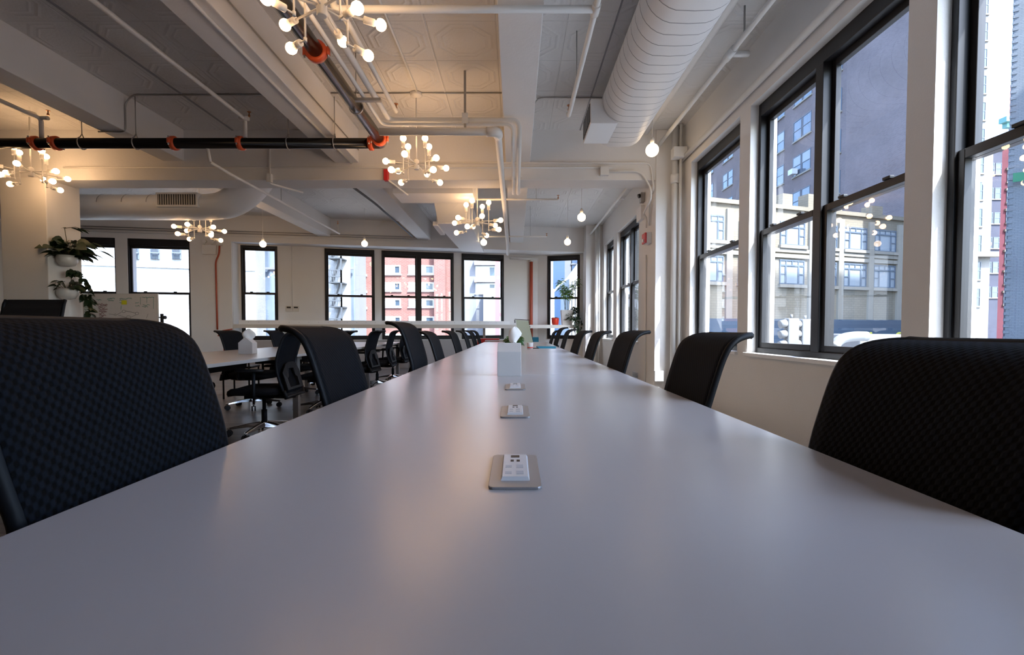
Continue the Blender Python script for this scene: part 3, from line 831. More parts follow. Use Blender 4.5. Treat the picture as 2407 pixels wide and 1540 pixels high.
# white pair that follows the black pipe, then turns across
Z1 = 3.165
y1 = P(1050, 283, Z=Z1).y
xw = P(1220, 300, Y=y1).x
pipe('white_pipe', 'thicker of the twin white pipes beside the black pipe, turning across the ceiling',
     [(-1.32, YB + 0.05, Z1 + 0.0), (-1.31, y1, Z1), (xw, y1, Z1), (xw, y1, 2.93), (xw, YT0 - 0.10, 2.925), (xw, YT1 + 0.05, 2.925)], 0.028, rad=0.09,
     parts=[('clamp', lambda m: m.box(xw - 0.10, xw + 0.05, YT0 - 0.2, YT0 - 0.17, 2.96, 2.985), 'pipew')])
pipe('white_pipe', 'thinner of the twin white pipes beside the black pipe',
     [(-1.385, YB + 0.05, Z1 - 0.05), (-1.38, y1 - 0.03, Z1 - 0.055), (xw - 0.065, y1 - 0.03, Z1 - 0.055), (xw - 0.065, y1 - 0.03, 2.93), (xw - 0.065, YT0 - 0.10, 2.92), (xw - 0.065, YT1 + 0.05, 2.92)], 0.018, rad=0.09,
     parts=[('strut', lambda m: m.box(-1.455, -1.22, 4.42, 4.46, Z1 - 0.10, Z1 - 0.075), 'steel')])
Z2 = 2.925
y2 = P(1050, 310, Z=Z2).y
x2 = P(1172, 330, Z=Z2).x
xs = P(892, 310, Y=y2).x
yF = Fy(x2) - 0.02
pipe('white_pipe', 'fat white drain pipe crossing below the ceiling and running to the far windows', [(xs, y2, Z2), (x2, y2, Z2), (x2, yF - 1.2, Z2 - 0.01), (x2 - 0.02, yF, Z2 - 0.02)], 0.036, rad=0.05,
     parts=[('elbow', lambda m: m.tube(fillet([(x2 - 0.11, y2, Z2), (x2, y2, Z2), (x2, y2 + 0.10, Z2)], 0.05), 0.047, 14), 'pipew')])
q = P(1095, 285, Z=Z1)
t = thing('pipe_hanger', 'white strap hanger holding both angled white pipes', 'pipe hanger', (q.x, y1 - 0.02, Z1))
m = MB(); m.box(-0.012, 0.012, -0.045, -0.030, -0.10, ZC - Z1); m.build('strap', 'steel', t)
m = MB(); m.box(-0.03, 0.03, -0.055, -0.03, -0.06, 0.045); m.build('bracket', 'pipew', t)

# sprinkler mains and branches
Z3 = 3.165
a, c = P(1405, 10, Z=Z3), P(1336, 272, Z=Z3)
xm = (a.x + c.x) / 2
ym = P(1400, 47, X=xm).y; zt = P(1400, 47, X=xm).z
pipe('sprinkler_pipe', 'white sprinkler branch running beside the big duct', [(xm, YB + 0.05, Z3), (xm, c.y, Z3), (xm - 0.005, c.y + 0.03, Z3 + 0.03)], 0.021, rad=0.03, parts=[spr_head((xm, c.y, Z3 + 0.05)), tee((xm, ym, Z3), 0.03, (0, 1, 0)), ('hanger_rod', lambda m: m.tube([(xm, 4.35, Z3), (xm, 4.35, ZC)], 0.005, 6), 'steel')])
pipe('sprinkler_pipe', 'white sprinkler pipe crossing the view near the top, meeting the duct-side branch', [(-1.235, ym, ZC), (-1.235, ym, Z3), (xm - 0.02, ym, Z3)], 0.024, rad=0.05)
a, c = P(856, 117, Z=Z3), P(928, 262, Z=Z3)
pipe('sprinkler_pipe', 'white sprinkler branch behind the first chandelier', [((a.x + c.x) / 2, ym, Z3), ((a.x + c.x) / 2, c.y, Z3)], 0.020, parts=[spr_head(((a.x + c.x) / 2, c.y, Z3 + 0.02))])
Z3 = 3.39
c = P(570, 275, Z=Z3)
pipe('sprinkler_pipe', 'white sprinkler branch in the dark ceiling bay rising from the black pipe', [(c.x, YB + 0.05, Z3), (c.x, Yk - 0.03, Z3), (c.x, Yk, Z3 - 0.02), (c.x, Yk, ZPK + 0.062)], 0.021, rad=0.02, parts=[spr_head((c.x + 0.06, Yk - 0.02, Z3 + 0.015)), tee((c.x, Yk - 0.02, Z3), 0.03, (1, 0, 0))])
zz = 2.915
a, c = P(430, 348, Z=zz), P(821, 553, Z=zz)
pipe('sprinkler_pipe', 'thin white sprinkler branch slanting under the cross beam toward the far wall', [(a.x, Yk + 0.06, zz + 0.01), (a.x, Yk + 0.4, zz), ((a.x), 9.7, zz)], 0.017, rad=0.03, parts=[spr_head((a.x, 9.62, zz + 0.17)), ('hanger_rod', lambda m: m.tube([(a.x, 7.3, zz), (a.x, 7.3, ZC)], 0.005, 6), 'steel'), ('fitting', lambda m: m.tube([(a.x, 9.65, zz), (a.x, 9.62, zz + 0.17)], 0.012, 8), 'pipew'), ('coupling', lambda m: m.tube([(a.x, Yk + 0.055, zz + 0.01), (a.x, Yk + 0.02, zz + 0.15)], 0.02, 8), 'pipew')])
c = P(97, 290, Y=Yk)
pipe('sprinkler_pipe', 'white sprinkler branch above the column chandelier', [(c.x - 0.02, YB + 0.05, Z3 + 0.02), (c.x, Yk - 0.03, Z3), (c.x, Yk, Z3 - 0.02), (c.x, Yk, ZPK + 0.062)], 0.023, rad=0.02, parts=[spr_head((c.x + 0.1, Yk - 0.02, Z3 + 0.03)), tee((c.x + 0.05, Yk - 0.02, Z3), 0.022, (1, 0, 0))])
# branches beyond the cross beam
for px0, px1, py, Y, lab in ((1120, 1312, 469, 7.7, 'thin white sprinkler branch crossing behind the far pipe, higher one'), (1128, 1285, 556, 10.4, 'thin white sprinkler branch crossing behind the far pipe, lower one')):
    a, c = P(px0, py, Y=Y), P(px1, py, Y=Y)
    pipe('sprinkler_pipe', lab, [a, (c.x, Y, a.z)], 0.016, parts=[spr_head((c.x, Y, a.z + 0.01)), ('hanger_rod', lambda m: m.tube([(c.x - 0.35, Y, a.z), (c.x - 0.35, Y, ZC)], 0.004, 6), 'steel')])
a = P(1118, 470, Y=7.7)
pipe('white_pipe', 'white riser pipe behind the far chandelier', [(a.x, 7.72, a.z), (a.x, 7.72, ZC)], 0.022)
# pipes along the window wall
zc_ = 3.40; c = P(1550, 340, Z=zc_); xx = c.x
pipe('sprinkler_pipe', 'white sprinkler pipe high along the window wall with a side fitting', [(xx, YB + 0.05, zc_), (xx, 6.44, zc_)], 0.024,
     parts=[('fitting', lambda m: (m.tube([(xx - 0.01, 4.28, zc_), (xx + 0.17, 4.30, zc_ + 0.01)], 0.026, 10), m.tube([(xx, 4.2, zc_), (xx, 4.36, zc_)], 0.034, 12)), 'pipew'), ('hanger_rod', lambda m: m.tube([(xx, 4.02, zc_ + 0.01), (xx, 4.02, ZC)], 0.008, 8), 'steel')])
zc2 = P(1610, 369, X=XR - 0.03).z
pipe('wall_conduit', 'white pipe running along the wall above the street windows', [(XR - 0.035, YB + 0.05, zc2), (XR - 0.035, 6.44, zc2)], 0.030)
zc3 = 3.40
pipe('sprinkler_pipe', 'white sprinkler pipe along the window wall past the pier', [(1.90, 7.18, zc3), (1.90, 12.28, zc3)], 0.022, parts=[tee((1.96, 8.9, zc3), 0.03, (1, 0, 0))])
# vertical pipes in the corner before the pier
def vpipe(px, Y, r, z0, z1, lab, mtl='pipew', cat='pipe'):
    x = P(px, 700, Y=Y).x
    t = thing('riser_pipe', lab, cat, (x, Y, 0)); m = MB(); m.tube([(0, 0, z0), (0, 0, z1)], r, 14); m.build('run', mtl, t); return t, x
t, x_ = vpipe(1584, 6.36, 0.042, 0, ZC, 'fat white riser pipe in the corner beside the sunlit pier')
m = MB(); m.lathe([(0.055, 2.9), (0.06, 2.93), (0.06, 2.99), (0.055, 3.02)], n=14); m.build('collar', 'pipew', t)
vpipe(1597, 6.28, 0.018, 0, ZC, 'thin white riser pipe next to the narrow window')
c = P(1590, 364, Y=6.3)
t = thing('junction_box', 'square white box on the riser pipes under the ceiling', 'junction box', (c.x, 6.3, c.z)); m = MB(); m.box(-0.07, 0.10, -0.12, 0.012, -0.065, 0.065); m.build('box', 'pipew', t, bevel=0.004)
vpipe(1402, 12.2, 0.05, 0, ZC, 'white riser pipe at the far corner'); vpipe(1408, 11.98, 0.02, 0, ZC, 'thin white riser pipe near the far corner')
# conduits on the cross beam and pier
zb = P(1300, 384, Y=YT0).z
pipe('conduit', 'white conduit along the cross beam bending down the pier, upper one', [(-1.7, YT0 - 0.015, zb), (1.80, YT0 - 0.015, zb), (1.845, YT0 - 0.015, 2.85), (1.845, 6.66, 2.84), (1.845, 6.66, 2.42)], 0.013, rad=0.08, cat='conduit')
zb2 = P(1300, 395, Y=YT0).z
pipe('conduit', 'white conduit just below it on the cross beam, from the column to the junction box', [(-6.0, YT0 - 0.015, zb2), (1.30, YT0 - 0.015, zb2)], 0.010, cat='conduit')
c = P(1421, 402, Y=YT0 - 0.04)
t = thing('junction_box', 'white junction box on the cross beam', 'junction box', (c.x, YT0 - 0.03, c.z)); m = MB(); m.box(-0.055, 0.055, -0.03, 0.03, -0.055, 0.055); m.build('box', 'pipew', t, bevel=0.003)
pipe('conduit', 'white conduit from the junction box curving down the pier', [(c.x + 0.05, YT0 - 0.02, c.z), (1.66, YT0 - 0.045, c.z), (1.80, YT0 - 0.045, 2.86), (1.80, YT0 - 0.045, 2.72), (1.80, 6.80, 2.62), (1.845, 6.80, 2.55), (1.845, 6.80, 2.42)], 0.012, rad=0.10, cat='conduit')
pipe('conduit', 'long conduit down the pier face under the fire alarm', [(1.858, 6.86, 2.05), (1.858, 6.86, 0.02)], 0.010, cat='conduit')
# fire alarm on the pier
c = P(1524, 561, X=1.85)
t = thing('wall_mounted_fire_alarm', 'red and white fire alarm strobe on the pier', 'fire alarm', (1.87, c.y, c.z))
m = MB(); m.box(-0.065, 0.0, -0.09, 0.09, -0.075, 0.075); m.build('back_box', 'insert', t, bevel=0.004)
m = MB(); m.box(-0.09, -0.065, -0.085, 0.085, -0.07, 0.07); al = m.build('face', 'red', t, bevel=0.006)
m = MB(); m.box(-0.10, -0.09, -0.03, 0.03, -0.05, -0.01); m.build('strobe', 'insert', al)
# small camera and box above it
c = P(1511, 465, X=1.85)
t = thing('security_camera', 'small grey camera on the pier above the fire alarm', 'camera', (1.87, c.y, c.z))
m = MB(); m.box(-0.06, 0.0, -0.05, 0.05, -0.07, 0.07); m.build('housing', 'steel', t, bevel=0.006)
m = MB(); m.tube([(-0.06, 0, 0.03), (-0.09, 0, 0.02)], 0.03, 12); m.build('lens', 'black', t)
c = P(1508, 500, X=1.85)
t = thing('wall_mounted_box', 'white wedge-shaped box on the pier below the camera', 'box', (1.87, c.y + 0.05, c.z - 0.03)); m = MB(); m.prism([(0, -0.13, -0.08), (0, 0.13, -0.08), (0, 0.13, 0.12), (0, -0.13, 0.12)], (-0.05, 0, 0)); m.build('cover', 'insert', t, bevel=0.004)
# outlets low on the pier and the corner
c = P(1549, 884, Y=6.42)
t = thing('wall_outlet', 'white outlet box low on the sunlit pier', 'outlet', (c.x, 6.45, c.z)); m = MB(); m.box(-0.06, 0.06, -0.05, 0.0, -0.07, 0.07); m.build('box', 'insert', t, bevel=0.003)
c = P(1494, 882, X=XR)
t = thing('wall_vent', 'pale louvred vent low on the wall past the pier', 'vent', (XR, c.y, c.z)); m = MB()
for k in range(5): m.box(-0.02, 0.0, -0.16, 0.16, -0.06 + k * 0.025, -0.045 + k * 0.025)
m.build('louvre', 'slotgrey', t)

# thin conduits on ceiling
pipe('conduit', 'thin conduit on the ceiling leading to the second chandelier canopy', [(-1.09, 2.9, ZC - 0.012), (-1.09, 5.40, ZC - 0.012)], 0.012, cat='conduit')
yc = P(800, 217, Z=ZC).y
pipe('conduit', 'thin conduit crossing the warm ceiling bay behind the canopy', [(-2.06, yc, ZC - 0.009), (-0.15, yc, ZC - 0.009)], 0.007, 'steel', cat='conduit')
pipe('conduit', 'thin conduit crossing the ceiling bay by the big duct', [(0.205, yc + 0.1, 3.25), (0.215, yc + 0.1, ZC - 0.012), (1.3, yc + 0.1, ZC - 0.012)], 0.007, 'steel', rad=0.12, cat='conduit')
yc2 = P(450, 221, Z=ZC).y
pipe('conduit', 'thin dark conduit crossing the dim bay and wrapping the beam', [(-2.42, yc2, ZC - 0.010), (-4.30, yc2, ZC - 0.010), (-4.392, yc2, ZC - 0.10), (-4.392, yc2, 3.22), (-4.70, yc2, 3.22)], 0.009, 'steel', rad=0.06, cat='conduit')
pipe('conduit', 'thin white conduit fixed under the wide lengthwise beam', [(-2.17, YB + 0.05, ZL - 0.014), (-2.17, YT0 - 0.03, ZL - 0.014)], 0.013, cat='conduit')
pipe('conduit', 'thin conduit along the side of the wide beam', [(-2.066, YB + 0.05, 3.36), (-2.066, YT0 - 0.05, 3.36)], 0.006, 'steel', cat='conduit')
xsm = P(560, 315, Z=ZC).x
m = MB(); m.box(xsm - 0.012, xsm + 0.012, YB, YT0, ZC - 0.008, ZC); struct(m.build('trim_batten', 'ductseam'), 'dark seam batten on the dim ceiling bay', 'trim')
for px, lab in ((1047, 'ceiling seam batten over the second chandelier'), (1391, 'ceiling seam batten beside the big duct')):
    xq = P(px, 222, Z=ZC).x
    m = MB(); m.box(xq - 0.007, xq + 0.007, YB, YT0, ZC - 0.006, ZC); struct(m.build('trim_seam', 'ductseam' if px > 1100 else 'beam'), lab, 'trim')
# hanging drop on the cross beam
c = P(633, 425, Y=YT0 - 0.04)
pipe('conduit', 'white conduit drop on the cross beam with an angled tail', [(c.x, YT0 - 0.02, P(633, 345, Y=YT0).z), (c.x, YT0 - 0.02, c.z - 0.03), (c.x + 0.22, YT1 + 0.1, ZB - 0.03)], 0.012, rad=0.03, cat='conduit', parts=[('box', lambda m: m.box(c.x - 0.03, c.x + 0.03, YT0 - 0.06, YT0 - 0.005, c.z - 0.02, c.z + 0.09), 'pipew')])
c = P(907, 411, Y=YT0 - 0.06)
t = thing('fire_bell', 'small red fire device on the cross beam behind the chandelier', 'fire device', (c.x, YT0 - 0.02, c.z)); m = MB(); m.box(-0.03, 0.03, -0.05, 0.02, -0.075, 0.075); m.build('body', 'red', t, bevel=0.01)
pipe('conduit', 'white conduit slanting from the red device to the far beam', [(c.x + 0.02, YT0 - 0.04, c.z - 0.06), (c.x + 0.16, YT1 + 0.15, ZB - 0.05)], 0.012, cat='conduit')
# conduits on far header
for dz, r_, lab in ((0.24, 0.010, 'highest of the conduits along the far wall above the windows'), (0.19, 0.010, 'middle of the conduits along the far wall above the windows'), (0.13, 0.008, 'lowest of the conduits along the far wall above the windows')):
    pipe('conduit', lab, [(-10.4, Fy(-10.4) - 0.03, 3.02 + dz), (-2.15, Fy(-2.15) - 0.03, 3.02 + dz)], r_, 'steel' if dz > 0.15 else 'pipew', cat='conduit')
# --- the big flat-oval duct along the windows
def oval_duct(name, label, xc, zc, w, h, y0, y1, seam=0.133):
    t = thing(name, label, 'air duct', (xc, (y0 + y1) / 2, zc))
    yc_ = (y0 + y1) / 2
    def ring(y, k=1.0):
        out = []; rr = h / 2
        for j in range(28):
            q = 2 * math.pi * j / 28
            x = rr * math.cos(q); z = rr * math.sin(q)
            x += (w / 2 - rr) * (1 if x > 0 else -1) if abs(x) > 1e-6 else 0
            out.append((x * k, y - yc_, z * k))
        return out
    m = MB(); m.loft([ring(y0), ring(y1)]); d = m.build('duct_body', 'galv', t)
    k = y0 + 0.2
    while k < y1 - 0.1:
        m = MB(); m.loft([ring(k - 0.003, 1.003), ring(k + 0.003, 1.003)], cap=False); m.build('seam', 'ductseam', d)
        k += seam
    return t
dz0, dz1 = P(1415, 275, Z=3.34), P(1490, 345, Z=3.10)
big = oval_duct('oval_duct', 'large white flat-oval air duct along the street windows', 1.20, 3.345, 0.60, 0.45, YB + 0.1, 5.68)
a, c = P(1390, 290, Z=3.12), P(1368, 338, Z=3.12)
ob_ = Vector((0.94, (a.y + c.y) / 2, 3.24)) - Vector(big.location)
hh = (c.y - a.y) / 2
m = MB(); m.box(-0.16, 0.12, -hh, hh, -0.12, 0.13); t = m.build('outlet_box', 'galv', big, loc=ob_, bevel=0.006)
m = MB(); m.box(-0.166, -0.16, -hh + 0.04, hh - 0.04, -0.09, 0.10); g = m.build('grille', 'grille', t)
m = MB()
for k in range(7):
    yy = -hh + 0.06 + k * (2 * hh - 0.12) / 6; m.box(-0.170, -0.166, yy - 0.006, yy + 0.006, -0.09, 0.10)
m.build('louvre_blades', 'plate', t)
# cable beside duct on ceiling
pipe('conduit', 'soft white cable cover on the ceiling next to the big duct', [(1.72, YB + 0.05, ZC - 0.03), (1.72, 6.44, ZC - 0.03)], 0.05, 'galv', cat='conduit')

# --- oval duct with grille crossing at the left, past the cross beam
t = thing('oval_duct', 'white oval duct with a grille beyond the cross beam', 'air duct')
yd = 7.75; zd = P(420, 474, Y=yd - 0.3).z
path = [(-10.6, yd, zd), (-4.95, yd, zd - 0.02), (-4.55, yd, zd + 0.02), (-4.18, yd - 0.02, zd + 0.30), (-3.95, yd - 0.03, zd + 0.62)]
pts = fillet(path, 0.5, 6)
m = MB(); rings = []
for i, p in enumerate(pts):
    a = pts[max(0, i - 1)]; c = pts[min(len(pts) - 1, i + 1)]; tg = (c - a).normalized()
    nn = Vector((-tg.z, 0, tg.x))
    rings.append([p + Vector((0, 1, 0)) * 0.34 * math.cos(2 * math.pi * j / 24) + nn * 0.185 * math.sin(2 * math.pi * j / 24) for j in range(24)])
m.loft(rings); d = m.build('duct_body', 'galv', t)
for k in range(14):
    xk = -10.2 + 0.38 * k
    m = MB(); m.loft([[(xk + s, yd + 0.342 * math.cos(2 * math.pi * j / 24), zd - 0.005 + 0.187 * math.sin(2 * math.pi * j / 24)) for j in range(24)] for s in (-0.006, 0.006)], cap=False); m.build('seam', 'ductseam', d)
gx0, gx1 = P(366, 470, Y=yd - 0.36).x, P(464, 470, Y=yd - 0.36).x
gz0, gz1 = P(400, 486, Y=yd - 0.36).z, P(400, 452, Y=yd - 0.36).z
m = MB(); m.box(gx0, gx1, yd - 0.36, yd - 0.1, gz0, gz1); gb = m.build('grille_box', 'galv', t, bevel=0.004)
m = MB(); m.box(gx0 + 0.03, gx1 - 0.03, yd - 0.366, yd - 0.36, gz0 + 0.03, gz1 - 0.03); g2 = m.build('grille', 'grille', gb)
for k in range(16):
    xk = gx0 + 0.05 + k * (gx1 - gx0 - 0.10) / 15
    m = MB(); m.box(xk - 0.008, xk + 0.008, yd - 0.372, yd - 0.366, gz0 + 0.03, gz1 - 0.03); m.build('vane', 'plate', gb)
# --- boxed duct in the far middle
t = thing('box_duct', 'boxed white duct dropping toward the far windows behind the chandelier', 'air duct')
a = P(925, 457, Y=7.25)
m = MB(); m.box(P(925, 457, Y=7.25).x, P(1112, 457, Y=7.25).x, 7.2, 7.75, a.z, a.z + 0.35); m.build('cross_box', 'galv', t, bevel=0.004)
p1, p2 = P(1018, 461, Y=7.78), P(1097, 461, Y=7.78)
p3, p4 = P(1030, 526, Y=8.3), P(1101, 520, Y=8.3)
top = 0.45
m = MB()
bot = [(p1.x, 7.76, p1.z), (p2.x, 7.76, p2.z), (p4.x, 8.3, p4.z), (p3.x, 8.3, p3.z)]
m.loft([[Vector(p) for p in bot], [Vector((p[0], p[1], 3.3)) for p in bot]], smooth=False); m.build('drop_section', 'galv', t)
p5, p6 = P(1072, 578, Y=11.2), P(1128, 578, Y=11.2)
m = MB(); bot = [(p3.x - 0.03, 8.3, p3.z), (p4.x + 0.03, 8.3, p3.z), (p4.x + 0.02, 12.1, p5.z - 0.01), (p3.x, 11.95, p5.z - 0.01)]
m.loft([[Vector(p) for p in bot], [Vector((p[0], p[1], p[2] + 0.42)) for p in bot]], smooth=False); m.build('long_section', 'galv', t)
m = MB(); m.box(p3.x - 0.10, p3.x - 0.02, 8.35, 9.2, p3.z - 0.02, p3.z + 0.05); m.build('flange', 'galv', t)
# --- grey tray and hatch hung in the middle bay beyond the beam
c = P(980, 474, Y=8.4)
t = thing('cable_tray', 'thin dark cable bundle along the far lengthwise beam', 'cable')
m = MB(); m.tube(fillet([(-3.2, 7.0, 3.28), (-2.62, 7.4, 3.27), (-2.50, 8.6, 3.24), (-2.46, 11.6, 3.22)], 0.3), 0.02, 8); m.build('bundle', 'stone', t)
q0, q1 = P(752, 444, Z=3.5), P(838, 474, Z=3.5)
t = thing('ceiling_hatch', 'white framed hatch on the ceiling beyond the cross beam', 'hatch')
m = MB(); xa, xb = -3.75, -2.9; ya, yb_ = 7.1, 8.35; zt_ = ZC - 0.05
m.box(xa, xb, ya, ya + 0.04, zt_, ZC); m.box(xa, xb, yb_ - 0.04, yb_, zt_, ZC); m.box(xa, xa + 0.04, ya, yb_, zt_, ZC); m.box(xb - 0.04, xb, ya, yb_, zt_, ZC); m.build('rim', 'pipew', t)
m = MB(); m.box(xa + 0.04, xb - 0.04, ya + 0.04, yb_ - 0.04, ZC - 0.03, ZC - 0.02); m.build('panel', 'pipew', t)

# ================================================================== FAR WALL FITTINGS
# bar counter along the recess
t = thing('bar_counter', 'long pale bar counter running along the recessed far windows', 'counter')
zf1 = Pl(900, 763, F0, FK).z; zf0 = Pl(900, 771.5, F0, FK).z
m = MB(); poly = [(XJ + 0.01, Fy(XJ) + 0.02, zf0), (1.78, Fy(1.78) + 0.02, zf0), (1.78, 12.86, zf0), (XE, Ry(XE) - 0.16, zf0), (XJ + 0.01, Ry(XJ) - 0.16, zf0)]
m.prism(poly, (0, 0, zf1 - zf0)); m.build('counter_top', 'counter', t)
u0 = Pl(560, 760, R0, RK)
m = MB(); m.box(XJ / cr + 0.04, -0.2, -0.22, -0.165, zf1, zf1 + 0.10, 0, Mrc); bs = m.build('upstand', 'trim', t)
for k in range(28):
    xk = XJ / cr + 0.25 + k * 0.22
    m = MB(); m.box(xk - 0.008, xk + 0.008, -0.222, -0.22, zf1 + 0.045, zf1 + 0.06, 0, Mrc); m.build('screw_cap', 'slotgrey', bs)
# posts below the counter
for px in (963, 1138):
    q = Pl(px, 790, F0 + 0.3, FK)
    m = MB(); m.box(q.x - 0.03, q.x + 0.03, q.y, q.y + 0.06, 0, zf0); m.build('leg', 'steel', t)
# twin outlets between windows
c = Pl(687, 726, R0 - 0.02, RK)
for s, lab in ((-1, 'cream outlet plate, one of two twins, on the netting window side'), (1, 'cream outlet plate, one of two twins, on the fire escape side')):
    t = thing('wall_outlet', lab, 'outlet', (c.x + s * 0.077, Ry(c.x + s * 0.077) - 0.012, c.z), angR)
    m = MB(); m.box(-0.07, 0.07, -0.01, 0.0, -0.07, 0.07); m.build('plate', 'counter', t, bevel=0.002)
    m = MB(); m.box(-0.045, 0.045, -0.016, -0.01, 0.015, 0.05); m.build('socket', 'black', t)
pipe('conduit', 'thin conduit running down to the twin outlets', [(c.x, Ry(c.x) - 0.012, zhd), (c.x, Ry(c.x) - 0.012, c.z + 0.07)], 0.007, cat='conduit')
# red conduit and emergency light at left of the recess
yo = -0.03
def FP(px, py): return Pl(px, py, F0 - 0.03, FK)
pipe('red_conduit', 'thin rust-red conduit with a jog running down beside the emergency box', [FP(516, 578), FP(515, 598), FP(507, 614), FP(509, 700), FP(511, 775)], 0.018, 'redpipe', rad=0.15, cat='conduit')
pipe('red_conduit', 'short rust-red conduit curving to the recess', [FP(513, 790), FP(520, 778), FP(546, 774)], 0.016, 'redpipe', rad=0.06, cat='conduit')
a, c = FP(475, 598), FP(508, 573)
t = thing('emergency_light', 'white emergency light box beside the red conduit', 'emergency light', ((a.x + c.x) / 2, Fy((a.x + c.x) / 2), (a.z + c.z) / 2), ang)
hw_ = abs(c.x - a.x) / 2
m = MB(); m.box(-hw_, hw_, -0.06, 0, -0.12, 0.09); m.build('case', 'fixture', t, bevel=0.006)
for s in (-1, 1):
    m = MB(); m.tube([(s * 0.08 - 0.02, -0.03, 0.09), (s * 0.08, -0.05, 0.16)], 0.012, 8); m.tube([(s * 0.08, -0.03, 0.17), (s * 0.08, -0.10, 0.16)], 0.035, 12); m.build('lamp_head', 'fixture', t)
c = FP(516, 570)
t = thing('junction_box', 'small white box atop the red conduit', 'junction box', (c.x, Fy(c.x), c.z), ang); m = MB(); m.box(-0.06, 0.06, -0.06, 0, -0.06, 0.07); m.build('box', 'fixture', t, bevel=0.004)
# rust-red standpipe between the last recess windows
a = Pl(1249, 615, R0 - 0.12, RK); c = Pl(1249, 790, R0 - 0.12, RK)
t = thing('stand_pipe', 'rust-red standpipe on the wall before the corner window', 'pipe', (a.x, Ry(a.x) - 0.07, 0), angR)
m = MB(); m.tube([(0, 0, 0), (0, 0, a.z)], 0.045, 14); m.build('run', 'redpipe', t)
m = MB(); m.tube([(0, 0, a.z), (0, 0, a.z + 0.06)], 0.055, 14); m.tube([(-0.6, -0.02, a.z + 0.08), (0.18, -0.02, a.z + 0.08)], 0.035, 12); m.build('tee', 'pipew', t)

# ================================================================== PLANTS
def leafmesh(m, base, d, up, L, Wd, mi=0, fold=0.25, droop=0.3, n=4, heart=False):
    base, d, up = Vector(base), Vector(d).normalized(), Vector(up) + Vector((random.uniform(-.8, .8), random.uniform(-1.4, 0.2), random.uniform(-.3, .3)))
    sd = d.cross(up)
    if sd.length < 1e-3: sd = d.cross(Vector((1, 0.2, 0)))
    sd.normalize(); nn = sd.cross(d).normalized()
    vs, fs = [], []
    for i in range(n + 1):
        f = i / n
        w = Wd * (math.sin(math.pi * min(1, f * 0.92 + 0.08)) ** (0.6 if heart else 0.9)) * (1 - 0.25 * f) + 1e-4
        if i == n: w = 1e-4
        p = base + d * L * f - Vector((0, 0, 1)) * droop * L * f * f
        vs += [p - sd * w + nn * w * fold, p - nn * 0.0, p + sd * w + nn * w * fold]
    for i in range(n):
        a = 3 * i; fs += [(a, a + 1, a + 4, a + 3), (a + 1, a + 2, a + 5, a + 4)]
    m.add(vs, fs, mi, True)
def rnd(a, b): return random.uniform(a, b)
# wall planters on the column's window-side face (x = -6.15)
XC = -6.19
def wall_pot(px, py, label):
    c = P(px, py, X=XC + 0.10)
    t = thing('wall_planter', label, 'potted plant', (XC, c.y, c.z))
    m = MB(); m.lathe([(0.03, -0.115), (0.085, -0.10), (0.115, -0.05), (0.118, 0.0), (0.108, 0.035), (0.10, 0.035), (0.10, 0.01), (0.01, 0.01)], (0.10, 0, 0), n=20); m.build('pot', 'potw', t)
    m = MB(); m.box(0.0, 0.04, -0.05, 0.05, -0.04, 0.03); m.build('bracket', 'potw', t)
    return t
t = wall_pot(157, 607, 'white wall pot of big dark leaves, upper one on the column')
m = MB(); st = MB()
for k in range(64):
    q = rnd(0, 2 * math.pi); el = rnd(0.1, 1.2); d = Vector((math.cos(q) * math.cos(el) * 0.8 + 0.15, math.sin(q) * math.cos(el), math.sin(el)))
    L0 = rnd(0.05, 0.24); p = Vector((0.10, 0, 0.02)) + d * L0
    st.tube([(0.10, 0, 0.0), p], 0.003, 5)
    leafmesh(m, p, Vector((d.x, d.y, d.z * 0.2)), (0, 0, 1), rnd(0.13, 0.20), rnd(0.055, 0.085), droop=0.4, heart=True)
st.tube([(0.10, 0.0, 0.0), (0.11, 0.0, 0.2), (0.10, -0.02, 0.40), (0.14, 0.10, 0.44), (0.16, 0.3, 0.42)], 0.004, 5)
leafmesh(m, (0.10, 0.0, 0.40), (0.1, -0.4, 0.05), (0, 0, 1), 0.10, 0.02); leafmesh(m, (0.12, 0.06, 0.42), (0.1, 0.8, 0.05), (0, 0, 1), 0.16, 0.022); leafmesh(m, (0.13, 0.14, 0.43), (0.1, 0.8, 0.0), (0, 0, 1), 0.16, 0.022)
for dx, dy, z0 in ((0.2, 0.30, 0.26), (0.22, 0.4, 0.16)):
    st.tube([(0.1, 0, 0.05), (dx, dy, z0)], 0.003, 5); leafmesh(m, (dx, dy, z0), (0.4, 0.8, -0.2), (0, 0, 1), 0.18, 0.018)
m.build('foliage', 'leaf', t); st.build('stem', 'stem', t)
t = wall_pot(158, 684, 'white wall pot with trailing ivy, lower one on the column')
m = MB(); st = MB()
for k in range(34):
    q = rnd(0, 2 * math.pi); el = rnd(0.1, 1.0); d = Vector((math.cos(q) * math.cos(el), math.sin(q) * math.cos(el), math.sin(el)))
    p = Vector((0.10, 0, 0.02)) + d * rnd(0.05, 0.15); st.tube([(0.10, 0, 0), p], 0.003, 5)
    leafmesh(m, p, Vector((d.x, d.y, d.z * 0.1)), (0, 0, 1), rnd(0.08, 0.12), rnd(0.035, 0.05), droop=0.4, heart=True)
vine = [(0.12, 0.02, 0.03), (0.13, 0.04, 0.20), (0.15, 0.03, 0.30), (0.20, 0.09, 0.22), (0.24, 0.15, 0.08), (0.25, 0.17, -0.10), (0.24, 0.16, -0.25), (0.25, 0.18, -0.42), (0.26, 0.17, -0.55), (0.28, 0.22, -0.68)]
vp = fillet(vine, 0.05, 3); st.tube(vp, 0.004, 5)
